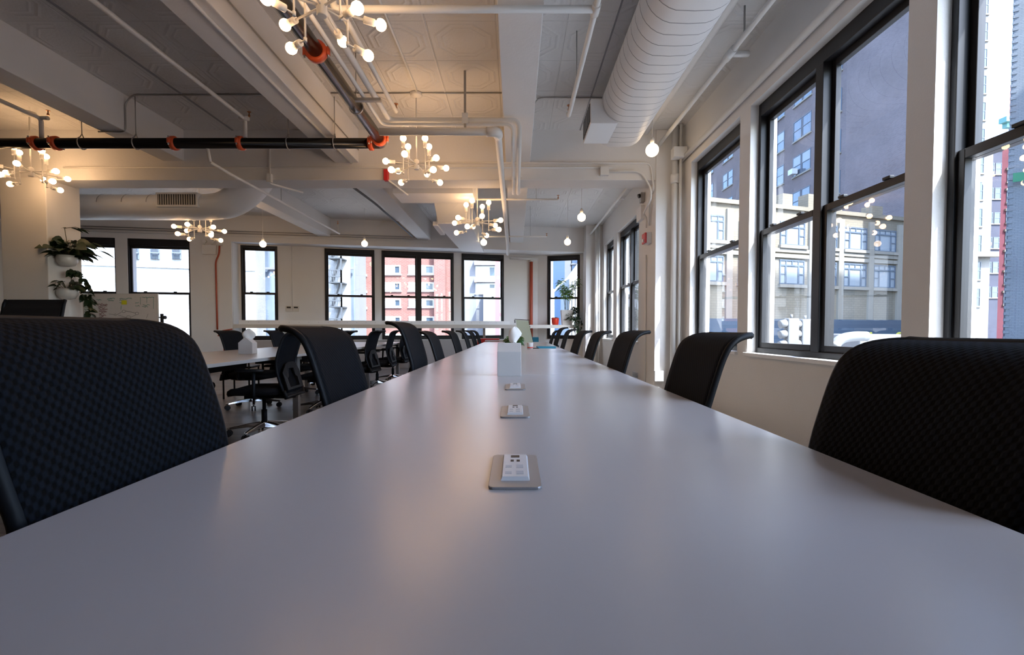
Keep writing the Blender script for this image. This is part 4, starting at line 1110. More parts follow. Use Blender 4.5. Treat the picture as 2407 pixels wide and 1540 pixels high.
for i, p in enumerate(vp[3:]):
    for s in (-1, 1):
        leafmesh(m, p, (rnd(-0.2, 0.8), s * rnd(0.3, 1), rnd(-0.5, 0.3)), (0.5, 0, 1), rnd(0.07, 0.11), rnd(0.03, 0.048), droop=0.5, heart=True)
vp2 = [(0.14, 0.05, 0.03), (0.2, 0.14, -0.05), (0.22, 0.22, -0.16)]
st.tube(vp2, 0.003, 5)
for p in vp2[1:]:
    for k in range(4): leafmesh(m, p, (rnd(-0.2, 0.8), rnd(-1, 1), rnd(-0.5, 0.3)), (0.5, 0, 1), 0.09, 0.04, droop=0.5, heart=True)
m.build('foliage', 'leaf', t); st.build('stem', 'stem', t)

# plants on the counter
zcn = zf1 + 0.001
def onc(px, py=765): q = Pl(px, py, F0 + 0.22, FK); return q
c = onc(1305)
t = thing('potted_succulent', 'small red pot with a spiky green plant on the counter', 'potted plant', (c.x, c.y, zcn))
m = MB(); m.lathe([(0.075, 0.0), (0.088, 0.02), (0.100, 0.13), (0.100, 0.185), (0.090, 0.185), (0.088, 0.165), (0.005, 0.165)], n=20); m.build('pot', 'potr', t)
m = MB()
for k in range(22):
    q = rnd(0, 6.28); leafmesh(m, (0, 0, 0.16), (math.cos(q), math.sin(q), rnd(0.3, 1.2)), (0, 0, 1), rnd(0.12, 0.2), 0.013, droop=0.6)
m.build('foliage', 'leafmid', t)
c = onc(1346)
t = thing('potted_bamboo', 'tall grey planter of feathery bamboo at the corner window', 'potted plant', (1.37, Fy(1.37) + 0.20, zcn))
m = MB(); m.loft([[(sx * k, sy * k, z) for sx, sy in ((-1, -1), (1, -1), (1, 1), (-1, 1))] for k, z in ((0.125, 0), (0.16, 0.39), (0.148, 0.39), (0.145, 0.36))], smooth=False); m.build('planter', 'potg', t, bevel=0.01)
m = MB(); st = MB()
for k in range(9):
    q = 2 * math.pi * k / 9 + rnd(-0.3, 0.3); rr = rnd(0.10, 0.33); hgt = rnd(0.50, 0.85)
    tip = Vector((math.cos(q) * rr, math.sin(q) * rr * 0.6, 0.36 + hgt)); base = Vector((math.cos(q) * 0.05, math.sin(q) * 0.05, 0.36))
    mid = (base + tip) / 2 + Vector((0, 0, 0.12)) - Vector((math.cos(q), math.sin(q), 0)) * 0.05
    pth = [base, (base + mid) / 2, mid, (mid + tip) / 2, tip]; st.tube(pth, 0.004, 5)
    for p in pth[2:]:
        for j in range(10):
            a = rnd(0, 6.28); leafmesh(m, p + Vector((rnd(-.03, .03), rnd(-.03, .03), rnd(-.06, .06))), (math.cos(a), math.sin(a), rnd(-0.3, 0.5)), (0, 0, 1), rnd(0.11, 0.19), 0.016, droop=0.4, n=3)
m.build('foliage', 'leafbright', t); st.build('stem', 'stem', t)
c = onc(1358)
t = thing('potted_fern', 'bushy dark green plant spilling over the counter end', 'potted plant', (1.655, Fy(1.655) + 0.135, zcn))
m = MB(); m.lathe([(0.06, 0), (0.075, 0.02), (0.09, 0.14), (0.08, 0.14), (0.005, 0.12)], n=16); m.build('pot', 'potw', t)
m = MB()
for k in range(420):
    q = rnd(0, 6.28); el = rnd(-0.4, 1.4); rr = rnd(0.08, 0.25)
    d = Vector((math.cos(q) * math.cos(el), math.sin(q) * math.cos(el), math.sin(el)))
    p = Vector((-0.05, -0.10, 0.20)) + Vector((d.x * rr * 1.2, d.y * rr * 0.8, d.z * rr))
    if p.x > 0.045 or (p.z < 0.02): continue
    leafmesh(m, p, Vector((d.x if p.x < 0.0 else -abs(d.x), d.y, d.z - 0.3)), (0, 0, 1), rnd(0.05, 0.085), rnd(0.016, 0.026), droop=0.35, n=3)
for k in range(60):
    leafmesh(m, (rnd(-0.12, 0.08), -0.22 + rnd(-0.05, 0.02), rnd(-0.16, 0.12)), (rnd(-1, 0.6), rnd(-1, 0.0), -0.6), (0, -1, 0.3), rnd(0.05, 0.08), 0.02, n=3)
m.build('foliage', 'leaf', t)
# plant with rounded white card on the long table
c = P(1212, 806, Z=ZT + 0.02)
t = thing('table_plant', 'leafy plant behind the white tissue on the long table', 'potted plant', (-0.012, 5.12, ZT))
m = MB(); m.lathe([(0.045, 0), (0.06, 0.10), (0.055, 0.10), (0.004, 0.09)], n=14); m.build('pot', 'potw', t)
m = MB()
for k in range(170):
    q = rnd(0, 6.28); d = Vector((math.cos(q), math.sin(q) * 0.7, rnd(-0.5, 0.9)))
    leafmesh(m, Vector((0, 0, 0.13)) + Vector((d.x * 1.0, d.y * 0.8, d.z * 0.6)) * rnd(0.03, 0.085), d, (0, 0, 1), rnd(0.03, 0.05), 0.013, droop=0.5, n=3)
m.build('foliage', 'leafmid', t)
t = thing('tissue_box', 'white tissue box with a tall rounded tissue, behind the house box', 'tissue box', (0.0, 4.72, ZT))
m = MB(); m.prism([(-0.066, 0, 0), (0.05, 0, 0), (0.05, 0, 0.095), (-0.008, 0, 0.13), (-0.066, 0, 0.095)], (0, 0.115, 0)); m.build('house_body', 'card', t, bevel=0.002)
m = MB(); rings = []
for z, xl, xr in ((0.112, -0.03, 0.01), (0.130, -0.058, 0.015), (0.16, -0.066, 0.035), (0.19, -0.067, 0.058), (0.212, -0.065, 0.066), (0.24, -0.058, 0.050), (0.262, -0.043, 0.030), (0.274, -0.022, 0.014), (0.281, -0.008, 0.002)):
    c0, hw0 = (xl + xr) / 2, (xr - xl) / 2
    rings.append([(c0 + hw0 * math.cos(q), 0.057 + (0.012 + 0.02 * hw0 / 0.06) * math.sin(q) + 0.006 * math.sin(3 * q + 20 * z), z) for q in [2 * math.pi * j / 20 for j in range(20)]])
m.loft(rings); m.build('tissue', 'tissue', t)
# mint board on easel
t = thing('table_sign', 'pale mint tabletop easel pad with black spiral edge on the long table', 'easel pad', (0.165, 9.2, ZT), R(0))
w_, h_ = 0.30, 0.345
e0, e1 = P(1222, 805.5, Y=9.05), P(1253, 805, Y=9.08); e2, e3 = P(1242, 754, Y=9.25), P(1212, 752, Y=9.22)
loc = Vector(t.location)
poly = [e0 - loc, e1 - loc, e2 - loc, e3 - loc]
m = MB(); m.prism(poly, (0, 0.012, 0)); m.build('pad', 'mint', t)
m = MB()
poly2 = [e3 - loc + Vector((-0.02, 0.0, 0.005)), e2 - loc + Vector((0.02, 0.0, 0.005)), e2 - loc + Vector((0.02, 0.0, 0.017)), e3 - loc + Vector((-0.02, 0, 0.017))]
m.prism(poly2, (0, 0.012, 0))
for k in range(9):
    f = (k + 0.3) / 9; p = (e2 - loc).lerp(e1 - loc, f); p2_ = (e2 - loc).lerp(e1 - loc, f + 0.06)
    m.tube([p + Vector((0.004, 0.004, 0)), p2_ + Vector((0.004, 0.004, 0))], 0.006, 6)
m.tube([e3 - loc + Vector((-0.015, 0, 0)), e3 - loc + Vector((-0.012, 0, -0.06))], 0.010, 6)
m.build('spiral_edge', 'black', t)
m = MB(); m.tube([e3 - loc + Vector((0.02, 0.02, -0.01)), (e3 - loc) + Vector((0.05, 0.18, 0)) * 1.0 - Vector((0, 0, (e3 - loc).z - 0.008))], 0.006, 6); m.build('easel_leg', 'black', t)
# cup, pen, notebook
c = P(1246, 821, Z=ZT)
t = thing('paper_cup', 'white paper cup with red print beside the notebook', 'cup', (c.x, c.y, ZT))
m = MB(); m.lathe([(0.036, 0), (0.040, 0.085), (0.037, 0.085), (0.034, 0.006)], n=20); cb_ = m.build('cup_body', 'card', t)
m = MB(); m.lathe([(0.0372, 0.016), (0.0376, 0.028)], n=20, cap=False); m.build('print_band', 'potr', t)
c = P(1232, 812, Z=ZT)
t = thing('crumpled_wrapper', 'crumpled silver and black wrapper beside the paper cup', 'wrapper', (c.x - 0.015, c.y + 0.02, ZT))
m = MB(); rings = []
for k in range(6):
    f = k / 5; rr = 0.028 * math.sin(math.pi * (0.15 + 0.8 * f))
    rings.append([((rr + rnd(-0.006, 0.006)) * math.cos(q) - 0.03 * f, (rr + rnd(-0.006, 0.006)) * math.sin(q), 0.003 + 0.07 * f) for q in [2 * math.pi * j / 9 for j in range(9)]])
m.loft(rings, smooth=False); m.build('foil', 'steel', t)
c = P(1283, 819, Z=ZT)
t = thing('notebook', 'closed teal notebook lying on the long table', 'notebook', (c.x + 0.01, c.y + 0.1, ZT), R(3))
m = MB(); m.box(-0.125, 0.125, -0.10, 0.10, 0.0, 0.004); m.box(-0.125, 0.125, -0.10, 0.10, 0.020, 0.024); m.box(-0.125, -0.121, -0.10, 0.10, 0.004, 0.02); m.build('cover', 'teal', t)
m = MB(); m.box(-0.120, 0.12, -0.0995, 0.096, 0.004, 0.02); m.build('pages', 'teal', t)
c = P(1257, 818, Z=ZT + 0.01)
t = thing('pen', 'black pen lying between the paper cup and the notebook', 'pen', (c.x, c.y, ZT + 0.006), R(25))
m = MB(); m.tube([(-0.055, 0, 0), (0.055, 0, 0.0)], 0.006, 8); m.tube([(0.055, 0, 0), (0.07, 0, 0)], [0.005, 0.001], 8); m.build('barrel', 'black', t)

# red panels and low things by the tables
t = thing('side_chair', 'small red side chair beyond the second table, beside its tissue box', 'chair', (-3.99, 6.85, 0), R(10))
m = MB(); m.box(-0.16, 0.16, 0.0, 0.025, 0.56, 0.845); m.build('backrest', 'redbook', t, bevel=0.01)
m = MB(); m.box(-0.19, 0.19, 0.03, 0.42, 0.43, 0.46); m.build('seat', 'plastic', t, bevel=0.01)
for sx in (-0.17, 0.17):
    m = MB(); m.tube([(sx, 0.012, 0), (sx, 0.012, 0.60)], 0.012, 8); m.build('leg', 'plastic', t)
    m = MB(); m.tube([(sx, 0.40, 0), (sx, 0.40, 0.43)], 0.012, 8); m.build('leg', 'plastic', t)
q = P(1153, 799, Y=10.4)
t = thing('red_stool', 'red stool past the far end of the long table', 'stool', (q.x, 10.4, 0)); m = MB(); m.box(-0.27, 0.19, -0.2, 0.2, 0.0, q.z + 0.03); m.build('body', 'redbook', t, bevel=0.01)
t = thing('side_bench', 'narrow pale bench past the far end of the long table', 'bench', (-0.30, 10.0, 0))
m = MB(); m.box(-0.32, 0.45, -0.12, 0.12, 0.745, 0.77); m.build('top', 'laminate', t)
for s in (-0.25, 0.4):
    m = MB(); m.box(s - 0.02, s + 0.02, -0.1, 0.1, 0, 0.745); m.build('leg', 'steel', t)
q = P(1258, 798, Y=10.6)
t = thing('storage_box', 'dark teal storage box past the end of the long table', 'box', (q.x, 10.6, 0)); m = MB(); m.box(-0.07, 0.07, -0.15, 0.15, 0, q.z + 0.05); m.build('body', 'teal', t, bevel=0.006)

# whiteboard on stand
wbY = 9.2
a, c = P(150, 800, Y=wbY), P(369, 692, Y=wbY)
t = thing('whiteboard', 'mobile whiteboard covered in green and red notes before the far window', 'whiteboard', ((a.x + c.x) / 2, wbY, 0))
hw_ = (c.x - a.x) / 2; zt_ = c.z; zb_ = zt_ - 1.1
m = MB(); m.box(-hw_, hw_, 0, 0.02, zb_, zt_); m.build('board', 'board', t)
m = MB(); m.box(-hw_ - 0.012, hw_ + 0.012, -0.004, 0.024, zt_, zt_ + 0.014); m.box(-hw_ - 0.012, hw_ + 0.012, -0.004, 0.024, zb_ - 0.014, zb_); m.box(hw_, hw_ + 0.012, -0.004, 0.024, zb_, zt_); m.box(-hw_ - 0.012, -hw_, -0.004, 0.024, zb_, zt_)
m.build('rim', 'potg', t)
for s in (-1, 1):
    m = MB(); xx = s * (hw_ + 0.07); m.box(xx - 0.02, xx + 0.02, 0.0, 0.04, 0.05, zt_ - 0.37); m.box(xx - 0.025, xx + 0.025, -0.3, 0.34, 0.0, 0.06); m.build('stand', 'black', t)
    m = MB(); m.tube([(s * hw_, 0.02, zt_ - 0.44), (s * (hw_ + 0.12), 0.02, zt_ - 0.44)], 0.012, 8); m.tube([(s * (hw_ + 0.11), 0.02, zt_ - 0.44), (s * (hw_ + 0.14), 0.02, zt_ - 0.44)], 0.035, 10); m.build('pivot_knob', 'black', t)
def wp(px, py): q = P(px, py, Y=wbY - 0.003); return Vector((q.x - t.location.x, -0.003, q.z))
def scrib(m, px0, px1, py, amp=1.6, th=0.004, step=2.2):
    pts = []; x = px0
    while x < px1:
        pts.append(wp(x, py + rnd(-amp, amp))); x += step * rnd(0.6, 1.3)
    if len(pts) > 1: m.tube(pts, th, 4)
m = MB()
for i in range(11): scrib(m, 198, 198 + rnd(10, 22), 701 + i * 4.6)
for x0, x1, y in ((226, 240, 705), (252, 270, 702), (254, 268, 706), (281, 310, 702), (281, 292, 706), (281, 290, 711), (318, 328, 712), (318, 328, 719), (336, 352, 717), (334, 350, 721), (334, 362, 699)): scrib(m, x0, x1, y)
m.tube([wp(285, 718), wp(284, 728)], 0.004, 4)
for x0, y0, x1, y1 in ((330, 698, 330, 716), (345, 698, 345, 712), (361, 698, 361, 726)): m.tube([wp(x0, y0), wp(x1, y1)], 0.003, 4)
m.build('green_notes', 'inkg', t)
m = MB()
for i in range(9): scrib(m, 227 + min(i, 3) * 2, 254 - (i % 3) * 3 - max(0, i - 4) * 2, 715.5 + i * 4.2, 1.8, 0.005)
m.build('red_notes', 'inkr', t)
m = MB()
for px, py, rr in ((271, 740, 2.5), (291, 732, 4), (302, 746, 5), (322, 737, 4)):
    m.tube([wp(px + rr * math.cos(q), py + rr * 0.8 * math.sin(q)) for q in [2 * math.pi * j / 10 for j in range(11)]], 0.003, 4)
for x0, y0, x1, y1 in ((256, 738, 268, 740), (275, 740, 287, 733), (278, 741, 297, 746), (296, 731, 318, 736), (307, 746, 320, 740), (344, 748, 348, 738)): m.tube([wp(x0, y0), wp(x1, y1)], 0.003, 4)
m.build('black_notes', 'inkk', t)
a, c = P(285, 716, Y=wbY - 0.012), P(297, 706, Y=wbY - 0.012)
st_ = MB(); st_.box(a.x, c.x, wbY - 0.006, wbY - 0.004, a.z, c.z)
tag(st_.build('sticky_note', 'yellow'), 'yellow sticky note on the whiteboard', 'sticky note')

# ================================================================== OUTSIDE
ZG = -4.6
m = MB(); m.box(-60, 140, -10, 160, ZG - 0.2, ZG); struct(m.build('street', 'asphalt'), 'grey street below the windows', 'street')

WM = {}
def win_mesh(kind, w, h):
    key = (kind, round(w, 2), round(h, 2))
    if key in WM: return WM[key]
    m = MB(); fr = 0.08; d0, d1 = -0.06, 0.02
    m.box(0, fr, d0, d1, 0, h); m.box(w - fr, w, d0, d1, 0, h); m.box(fr, w - fr, d0, d1, h - fr, h); m.box(fr, w - fr, d0, d1, 0, fr)
    if kind in ('dark', 'darkw', 'blind'):
        m.box(fr, w - fr, d0, d1, h / 2 - 0.035, h / 2 + 0.035)
        m.box(fr, w - fr, -0.02, 0.0, fr, h - fr, 1)
        if kind == 'blind': m.box(fr, w - fr, -0.03, -0.021, h * 0.5, h - fr, 2)
        m.box(-0.08, w + 0.08, -0.14, 0.02, -0.14, 0, 3)
    elif kind == 'chicago':
        for x in (w * 0.24, w * 0.76): m.box(x - 0.06, x + 0.06, d0, d1, fr, h * 0.76)
        m.box(fr, w - fr, d0, d1, h * 0.74, h * 0.80)
        for x in (0.25, 0.5, 0.75): m.box(w * x - 0.03, w * x + 0.03, d0, d1, h * 0.8, h - fr)
        m.box(fr, w * 0.24, d0, d1, h * 0.40, h * 0.44); m.box(w * 0.76, w - fr, d0, d1, h * 0.40, h * 0.44)
        m.box(fr, w - fr, -0.02, 0.0, fr, h - fr, 2)
        m.box(-0.1, w + 0.1, -0.2, 0.02, -0.2, 0, 3)
    elif kind == 'office':
        for x in (1 / 3, 2 / 3): m.box(w * x - 0.04, w * x + 0.04, d0, d1, fr, h - fr)
        m.box(fr, w - fr, -0.02, 0.0, fr, h - fr, 1)
        a = random.choice([(fr, w / 3), (w / 3, w * 2 / 3), (w * 2 / 3, w - fr)])
        m.box(fr, w * 2 / 3, -0.03, -0.021, fr, h - fr, 2)
        m.box(-0.05, w + 0.05, -0.08, 0.02, -0.06, 0, 3)
    elif kind == 'barred':
        m.box(fr, w - fr, -0.02, 0.0, fr, h - fr, 1)
        for k in range(1, 7): m.tube([(w * k / 7, -0.10, 0), (w * k / 7, -0.10, h)], 0.018, 5)
        for k in range(1, 5): m.box(0, w, -0.115, -0.085, h * k / 5 - 0.02, h * k / 5 + 0.02)
        m.box(fr, w - fr, -0.03, -0.021, h * 0.1, h * 0.45, 2)
    me = m
    WM[key] = me; return me
WO = {}
def add_win(kind, w, h, parent, x, z, mats):
    key = (kind, round(w, 2), round(h, 2), tuple(mats))
    if key not in WO:
        o = win_mesh(kind, w, h).build('window', mats, parent, (x, 0, z)); WO[key] = o
    else:
        o = WO[key].copy(); COL.objects.link(o); o.parent = parent; o.location = (x, 0, z)
    return o
def building(name, label, A, Bp, depth, z1, wallm, rows, z0=ZG, cat='building', skew=0.0):
    "facade from A to B (plan points, seen from the street with A to its left), body behind it"
    A, Bp = Vector((A[0], A[1], 0)), Vector((Bp[0], Bp[1], 0)); d = Bp - A; L = d.length
    t = thing(name, label, cat, A, math.atan2(d.y, d.x))
    m = MB(); m.prism([(0, 0, z0), (L, 0, z0), (L + skew * depth, depth, z0), (skew * depth, depth, z0)], (0, 0, z1 - z0)); m.build('wall', wallm, t)
    for (kind, w, h, xs_, zs_, mats) in rows:
        for z in zs_:
            for x in xs_:
                if x >= 0 and x + w <= L: add_win(kind, w, h, t, x, z, mats)
    return t, L
def fr(a, b_, n): return [a + (b_ - a) * k / (n - 1) for k in range(n)]
WD = ['winframe', 'winpane', 'winblind', 'creamtrim']; WW = ['winframew', 'winpane', 'insert', 'winframew']

# cream loft building facing the double window
def atY(px, Y): return P(px, 775, Y=Y).x
A_ = (atY(1600, 28.0), 28.0); B_ = (atY(2185, 34.5), 34.5)
cb, Lb = building('loft_building', 'cream stone loft building with three-part windows and a stepped parapet', A_, B_, 6, 8.6, 'cream', [])
dB = Vector((B_[0] - A_[0], B_[1] - A_[1], 0)).normalized()
def on(px, py):
    k = (B_[1] - A_[1]) / (B_[0] - A_[0]); q = Pl(px, py, A_[1] - k * A_[0], k)
    return (Vector((q.x, q.y, 0)) - Vector((A_[0], A_[1], 0))).length, q.z
for px0, px1 in ((1640, 1700), (1735, 1795), (1832, 1890), (1926, 1966), (1982, 2036), (2053, 2104)):
    x0, _ = on(px0, 600); x1, _ = on(px1, 600)
    _, zt1 = on((px0 + px1) / 2, 535); _, zb1 = on((px0 + px1) / 2, 588)
    if px0 < 1800: zt1, zb1 = zt1, zb1
    _, za = on(2010, 535); _, zb0 = on(2010, 588)
    add_win('chicago', x1 - x0, za - zb0, cb, x0, zb0, WD)
    _, za2 = on(2010, 620); _, zb2 = on(2010, 675)
    add_win('chicago', x1 - x0, za2 - zb2, cb, x0, zb2, WD)
    _, za3 = on(2010, 690); _, zb3 = on(2010, 742)
    m = MB(); m.box(x0, x1, -0.05, 0.02, za2 - 5.05, zb2 - 0.75); 
_, zp = on(2010, 478)
m = MB(); m.box(0, Lb, -0.15, 0.6, 8.5, 8.75)
for px0, px1, hgt in ((1640, 1665, 0.7), (1835, 1858, 0.7), (1895, 1945, 0.85), (1955, 1975, 0.5), (2045, 2070, 0.55)):
    m.box(on(px0, 480)[0], on(px1, 480)[0], -0.15, 0.6, 8.75, 8.75 + hgt)
m.build('parapet', 'cream', cb)
for px in (1712, 1811, 1905, 1974, 2045, 2112):
    x, _ = on(px, 600); m = MB(); m.box(x - 0.22, x + 0.22, -0.14, 0.02, 1.2, 8.2); m.build('pilaster', 'creamtrim', cb)
for z in (on(2010, 600)[1], on(2010, 612)[1]):
    m = MB(); m.box(0, Lb, -0.12, 0.02, z - 0.12, z + 0.12); m.build('string_course', 'creamtrim', cb)
# storefront strip at its foot
zs1 = on(2010, 752)[1]
m = MB(); m.box(0, Lb, -0.35, 0.02, -1.1, zs1); m.build('shop_fascia', 'shopblue', cb)
m = MB(); m.box(0, Lb, -0.45, 0.02, ZG, -1.1); sg = m.build('shop_sign', 'shoppurple', cb)
tx = bpy.data.curves.new('shop_text', 'FONT'); tx.body = 'perfumeO'; tx.size = 1.25; tx.extrude = 0.02; tx.materials.append(M['shoptext'])
xx, zz_ = on(1972, 815); to = bpy.data.objects.new('shop_text', tx); COL.objects.link(to); to.parent = sg; to.location = (xx + 0.2, -0.50, zz_ + 0.1); to.rotation_euler = (R(90), 0, 0)
bpy.context.view_layer.update()
me_ = bpy.data.meshes.new_from_object(to.evaluated_get(bpy.context.evaluated_depsgraph_get())); t2 = bpy.data.objects.new('sign_text', me_); COL.objects.link(t2); t2.parent = sg; t2.location = to.location; t2.rotation_euler = to.rotation_euler; bpy.data.objects.remove(to)

# brown tower behind
XT = 30.0
tw_A, tw_B = (XT, 88.0), (XT, 35.6)
tw, Lt = building('brick_tower', 'brown brick tower with a blank side wall beyond the cream building', tw_A, tw_B, 2.0, 58, 'brown', [])
m = MB(); m.prism([(0, 2.0, ZG), (52.2, 2.0, ZG), (33.5, 19, ZG), (0, 19, ZG)], (0, 0, 58 - ZG)); m.build('rear_wing', 'brown', tw)
def ont(px, py): q = P(px, py, X=XT); return 88.0 - q.y, q.z
def row(px0, px1, tops, hgt, w):
    pass
cols = [ont(p, 400)[0] for p in (1657, 1668, 1700, 1712, 1804, 1826, 1864, 1885, 1951)]
zrow = [6.1 + 3.75 * k for k in range(9)]
for x in cols:
    for z in zrow:
        add_win('blind' if random.random() < 0.5 else 'dark', 1.5, 2.1, tw, x, z, WD)
for z in (8.9, 12.6, 16.4):
    m = MB(); m.box(0, cols[-1] + 2.2, -0.10, 0.02, z, z + 0.18); 
for k, (ci, zi, lab) in enumerate(((6, 3, 'window air conditioner high on the brown tower'), (4, 1, 'window air conditioner low on the brown tower above the cream parapet'), (1, 3, 'window air conditioner on the distant end of the brown tower'))):
    p = tw.matrix_basis @ Vector((cols[ci] + 0.35, -0.35, zrow[zi] + 0.1))
    q = Matrix.Translation((XT, 88, 0)) @ Matrix.Rotation(R(-90), 4, 'Z') @ Vector((cols[ci] + 0.75, 0, zrow[zi] + 0.12))
    a = thing('air_conditioner', lab, 'air conditioner', q, R(-90)); m = MB(); m.box(-0.4, 0.4, -0.75, -0.16, 0, 0.55); m.build('case', 'winframew', a); m = MB(); m.box(-0.33, 0.33, -0.76, -0.75, 0.08, 0.47); m.build('grille', 'slotgrey', a)
# low pale building at the far end of the avenue (behind narrow window)
building('pale_block', 'pale tan block closing the avenue beside the brown tower', (28.5, 95), (40, 97), 10, 26, 'creamtrim', [('dark', 1.6, 2.2, fr(1, 10, 4), [2 + 3.6 * k for k in range(6)], WD)])
# white tower seen in the window by the big chair
Yw = 62.0
wA, wB = (atY(2258, Yw), Yw), (atY(2322, Yw), Yw)
wt, Lw = building('white_tower', 'slender white tower with one column of windows beside the sky gap', wA, wB, 12, 62, 'whitet', [])
xw_ = atY(2287, Yw) - wA[0]
for k in range(13):
    zc_w = P(2290, 700 - 62.5 * k, Y=Yw).z
    if k < 12: add_win('dark', 1.35, 2.3, wt, xw_ - 0.6, zc_w - 1.1, WD)
m = MB(); m.box(-0.2, Lw + 0.8, -0.8, 0.1, P(2290, 605, Y=Yw).z, P(2290, 594, Y=Yw).z); m.build('cornice', 'creamtrim', wt)
# dark blue brick block and crimson block
Yd = 74.0
da, db = (atY(2300, Yd), Yd), (atY(2352, Yd), Yd)
building('slate_block', 'slate brick block with small paired windows behind the white tower', da, db, 8, P(2320, 352, Y=Yd).z, 'slateb', [('dark', 0.95, 1.7, fr(0.7, 3.0, 3), [P(2310, 700 - 58 * k, Y=Yd).z for k in range(7)], WD)], skew=1.0)
Yc = 50.0
ka, kb = (atY(2343, Yc), Yc), (atY(2400, Yc), Yc)
rb, _l = building('crimson_block', 'crimson painted brick block with pale window hoods next to the pale brick wall', ka, kb, 6, P(2350, 330, Y=Yc).z, 'redpaint', [], skew=1.03)
for k in range(7):
    z = P(2350, 700 - 48 * k, Y=Yc).z
    for x in (0.55, 1.55):
        add_win('dark', 0.6, 1.2, rb, x, z - 0.7, WD)
        m = MB(); m.box(x - 0.15, x + 0.75, -0.18, 0.02, z + 0.5, z + 0.72); m.build('window_hood', 'creamtrim', rb)
Yp = 80.0
cb2, _l = building('corniced_block', 'purple-grey block with a green copper cornice under the sky gap', (atY(2356, Yp), Yp), (atY(2392, Yp), Yp), 8, P(2365, 200, Y=Yp).z, 'redb', [], skew=1.03)
m = MB(); m.box(-1.6, 3.0, -1.2, 0.1, P(2365, 292, Y=Yp).z, P(2365, 280, Y=Yp).z); m.box(-1.0, 3.0, -0.7, 0.1, P(2365, 303, Y=Yp).z, P(2365, 292, Y=Yp).z); m.build('cornice', 'cornice', cb2)
# pale brick wall on the right
Yq = 27.0
pb, Lp = building('pale_brick_building', 'pale brick side wall with quoins filling the edge of the view', (atY(2362, Yq), Yq), (atY(2362, Yq) + 12, Yq - 7.5), 0.3, 34, 'paleb', [])
m = MB(); m.prism([(0.1, 0.3, ZG), (Lp, 0.3, ZG), (Lp, 8, ZG), (2.4, 8, ZG)], (0, 0, 34 - ZG)); m.build('rear_wing', 'paleb', pb)
for k in range(62):
    m = MB(); m.box(-0.07, 0.16, -0.03, 0.06, -1.6 + 0.34 * k, -1.44 + 0.34 * k); m.build('quoin', 'paleb', pb)
# street sign, traffic signal, lamp
def signal(px, py, Y, lab):
    c = P(px, py, Y=Y); t = thing('traffic_signal', lab, 'traffic signal', c)
    m = MB(); m.box(-0.17, 0.17, -0.15, 0.15, -0.50, 0.50); m.build('housing', 'signal', t, bevel=0.04)
    for k in (-1, 0, 1):
        m = MB(); m.tube([(-0.17, 0, k * 0.32 + 0.02), (-0.36, 0, k * 0.32 - 0.02)], 0.13, 12); m.build('visor', 'signal', t)
    m = MB(); m.tube([(0, 0, 0.5), (0, 0, 0.62)], 0.04, 8); m.tube([(0, 0, -0.5), (0, 0, ZG - c.z)], 0.05, 8); m.build('pole', 'signal', t)
signal(1860, 786, 15.0, 'grey traffic signal outside the double window, beside its twin and farther from the mullion')
signal(1892, 786, 15.9, 'grey traffic signal outside the double window, beside its twin and close to the mullion')
t = thing('gooseneck_lamp', 'fat curved galvanised pipe arching outside the double window', 'outdoor pipe', P(1945, 850, Y=4.9))
loc = Vector(t.location)
m = MB(); m.tube(fillet([Vector((P(1944, 980, Y=4.9).x, 4.9, ZG)) - loc, P(1944, 980, Y=4.9) - loc, P(1950, 835, Y=4.9) - loc, P(1972, 796, Y=4.9) - loc, P(2010, 790, Y=4.9) - loc, P(2038, 791, Y=4.9) - loc], 0.3, 8), 0.05, 16); m.build('pipe_run', 'galvout', t)
bp_ = P(1962, 813, Y=4.9) - loc; m = MB(); m.tube([bp_ + Vector((-0.012, 0, -0.010)), bp_ + Vector((0.008, 0, 0.014))], 0.060, 16); m.build('band', 'signal', t)
t = thing('parked_truck', 'white box truck outside beside the curved pipe', 'truck', P(2080, 806, Y=12.5))
m = MB(); m.box(-0.65, 0.75, 0, 2.0, -0.35, 0.22); m.build('cargo_box', 'signal', t, bevel=0.05); m = MB(); m.box(-0.55, 0.65, 0.1, 2.0, -5.0, -0.35); m.build('chassis', 'iron', t)
c = P(2396, 415, Y=26.45)
t = thing('street_sign', 'small green street sign against the pale brick wall', 'street sign', c, math.atan2(-7.5, 12))
m = MB(); m.box(-0.24, 0.26, 0, 0.05, -0.26, 0.22); m.build('panel', 'green', t); m = MB(); m.box(-0.05, 0.05, 0.05, 0.35, -0.04, 0.04); m.build('bracket', 'iron', t)

# block across the street, out of view, whose shadow lies on the foot of the cream building
k_ = 15.0
building('corner_block', 'tall stone block across the street, beyond the edge of the view', (A_[0] + k_, A_[1] - 1.3 * k_), (B_[0] + k_, B_[1] - 1.3 * k_), 0.1, 4.4 + 2.2 * k_, 'creamtrim', [])
cbk = [o for o in bpy.data.objects if o.name == 'corner_block'][0]
m = MB(); m.box(0, Lb, -9, 0, ZG, 4.4 + 2.2 * k_); m.build('wall', 'creamtrim', cbk)
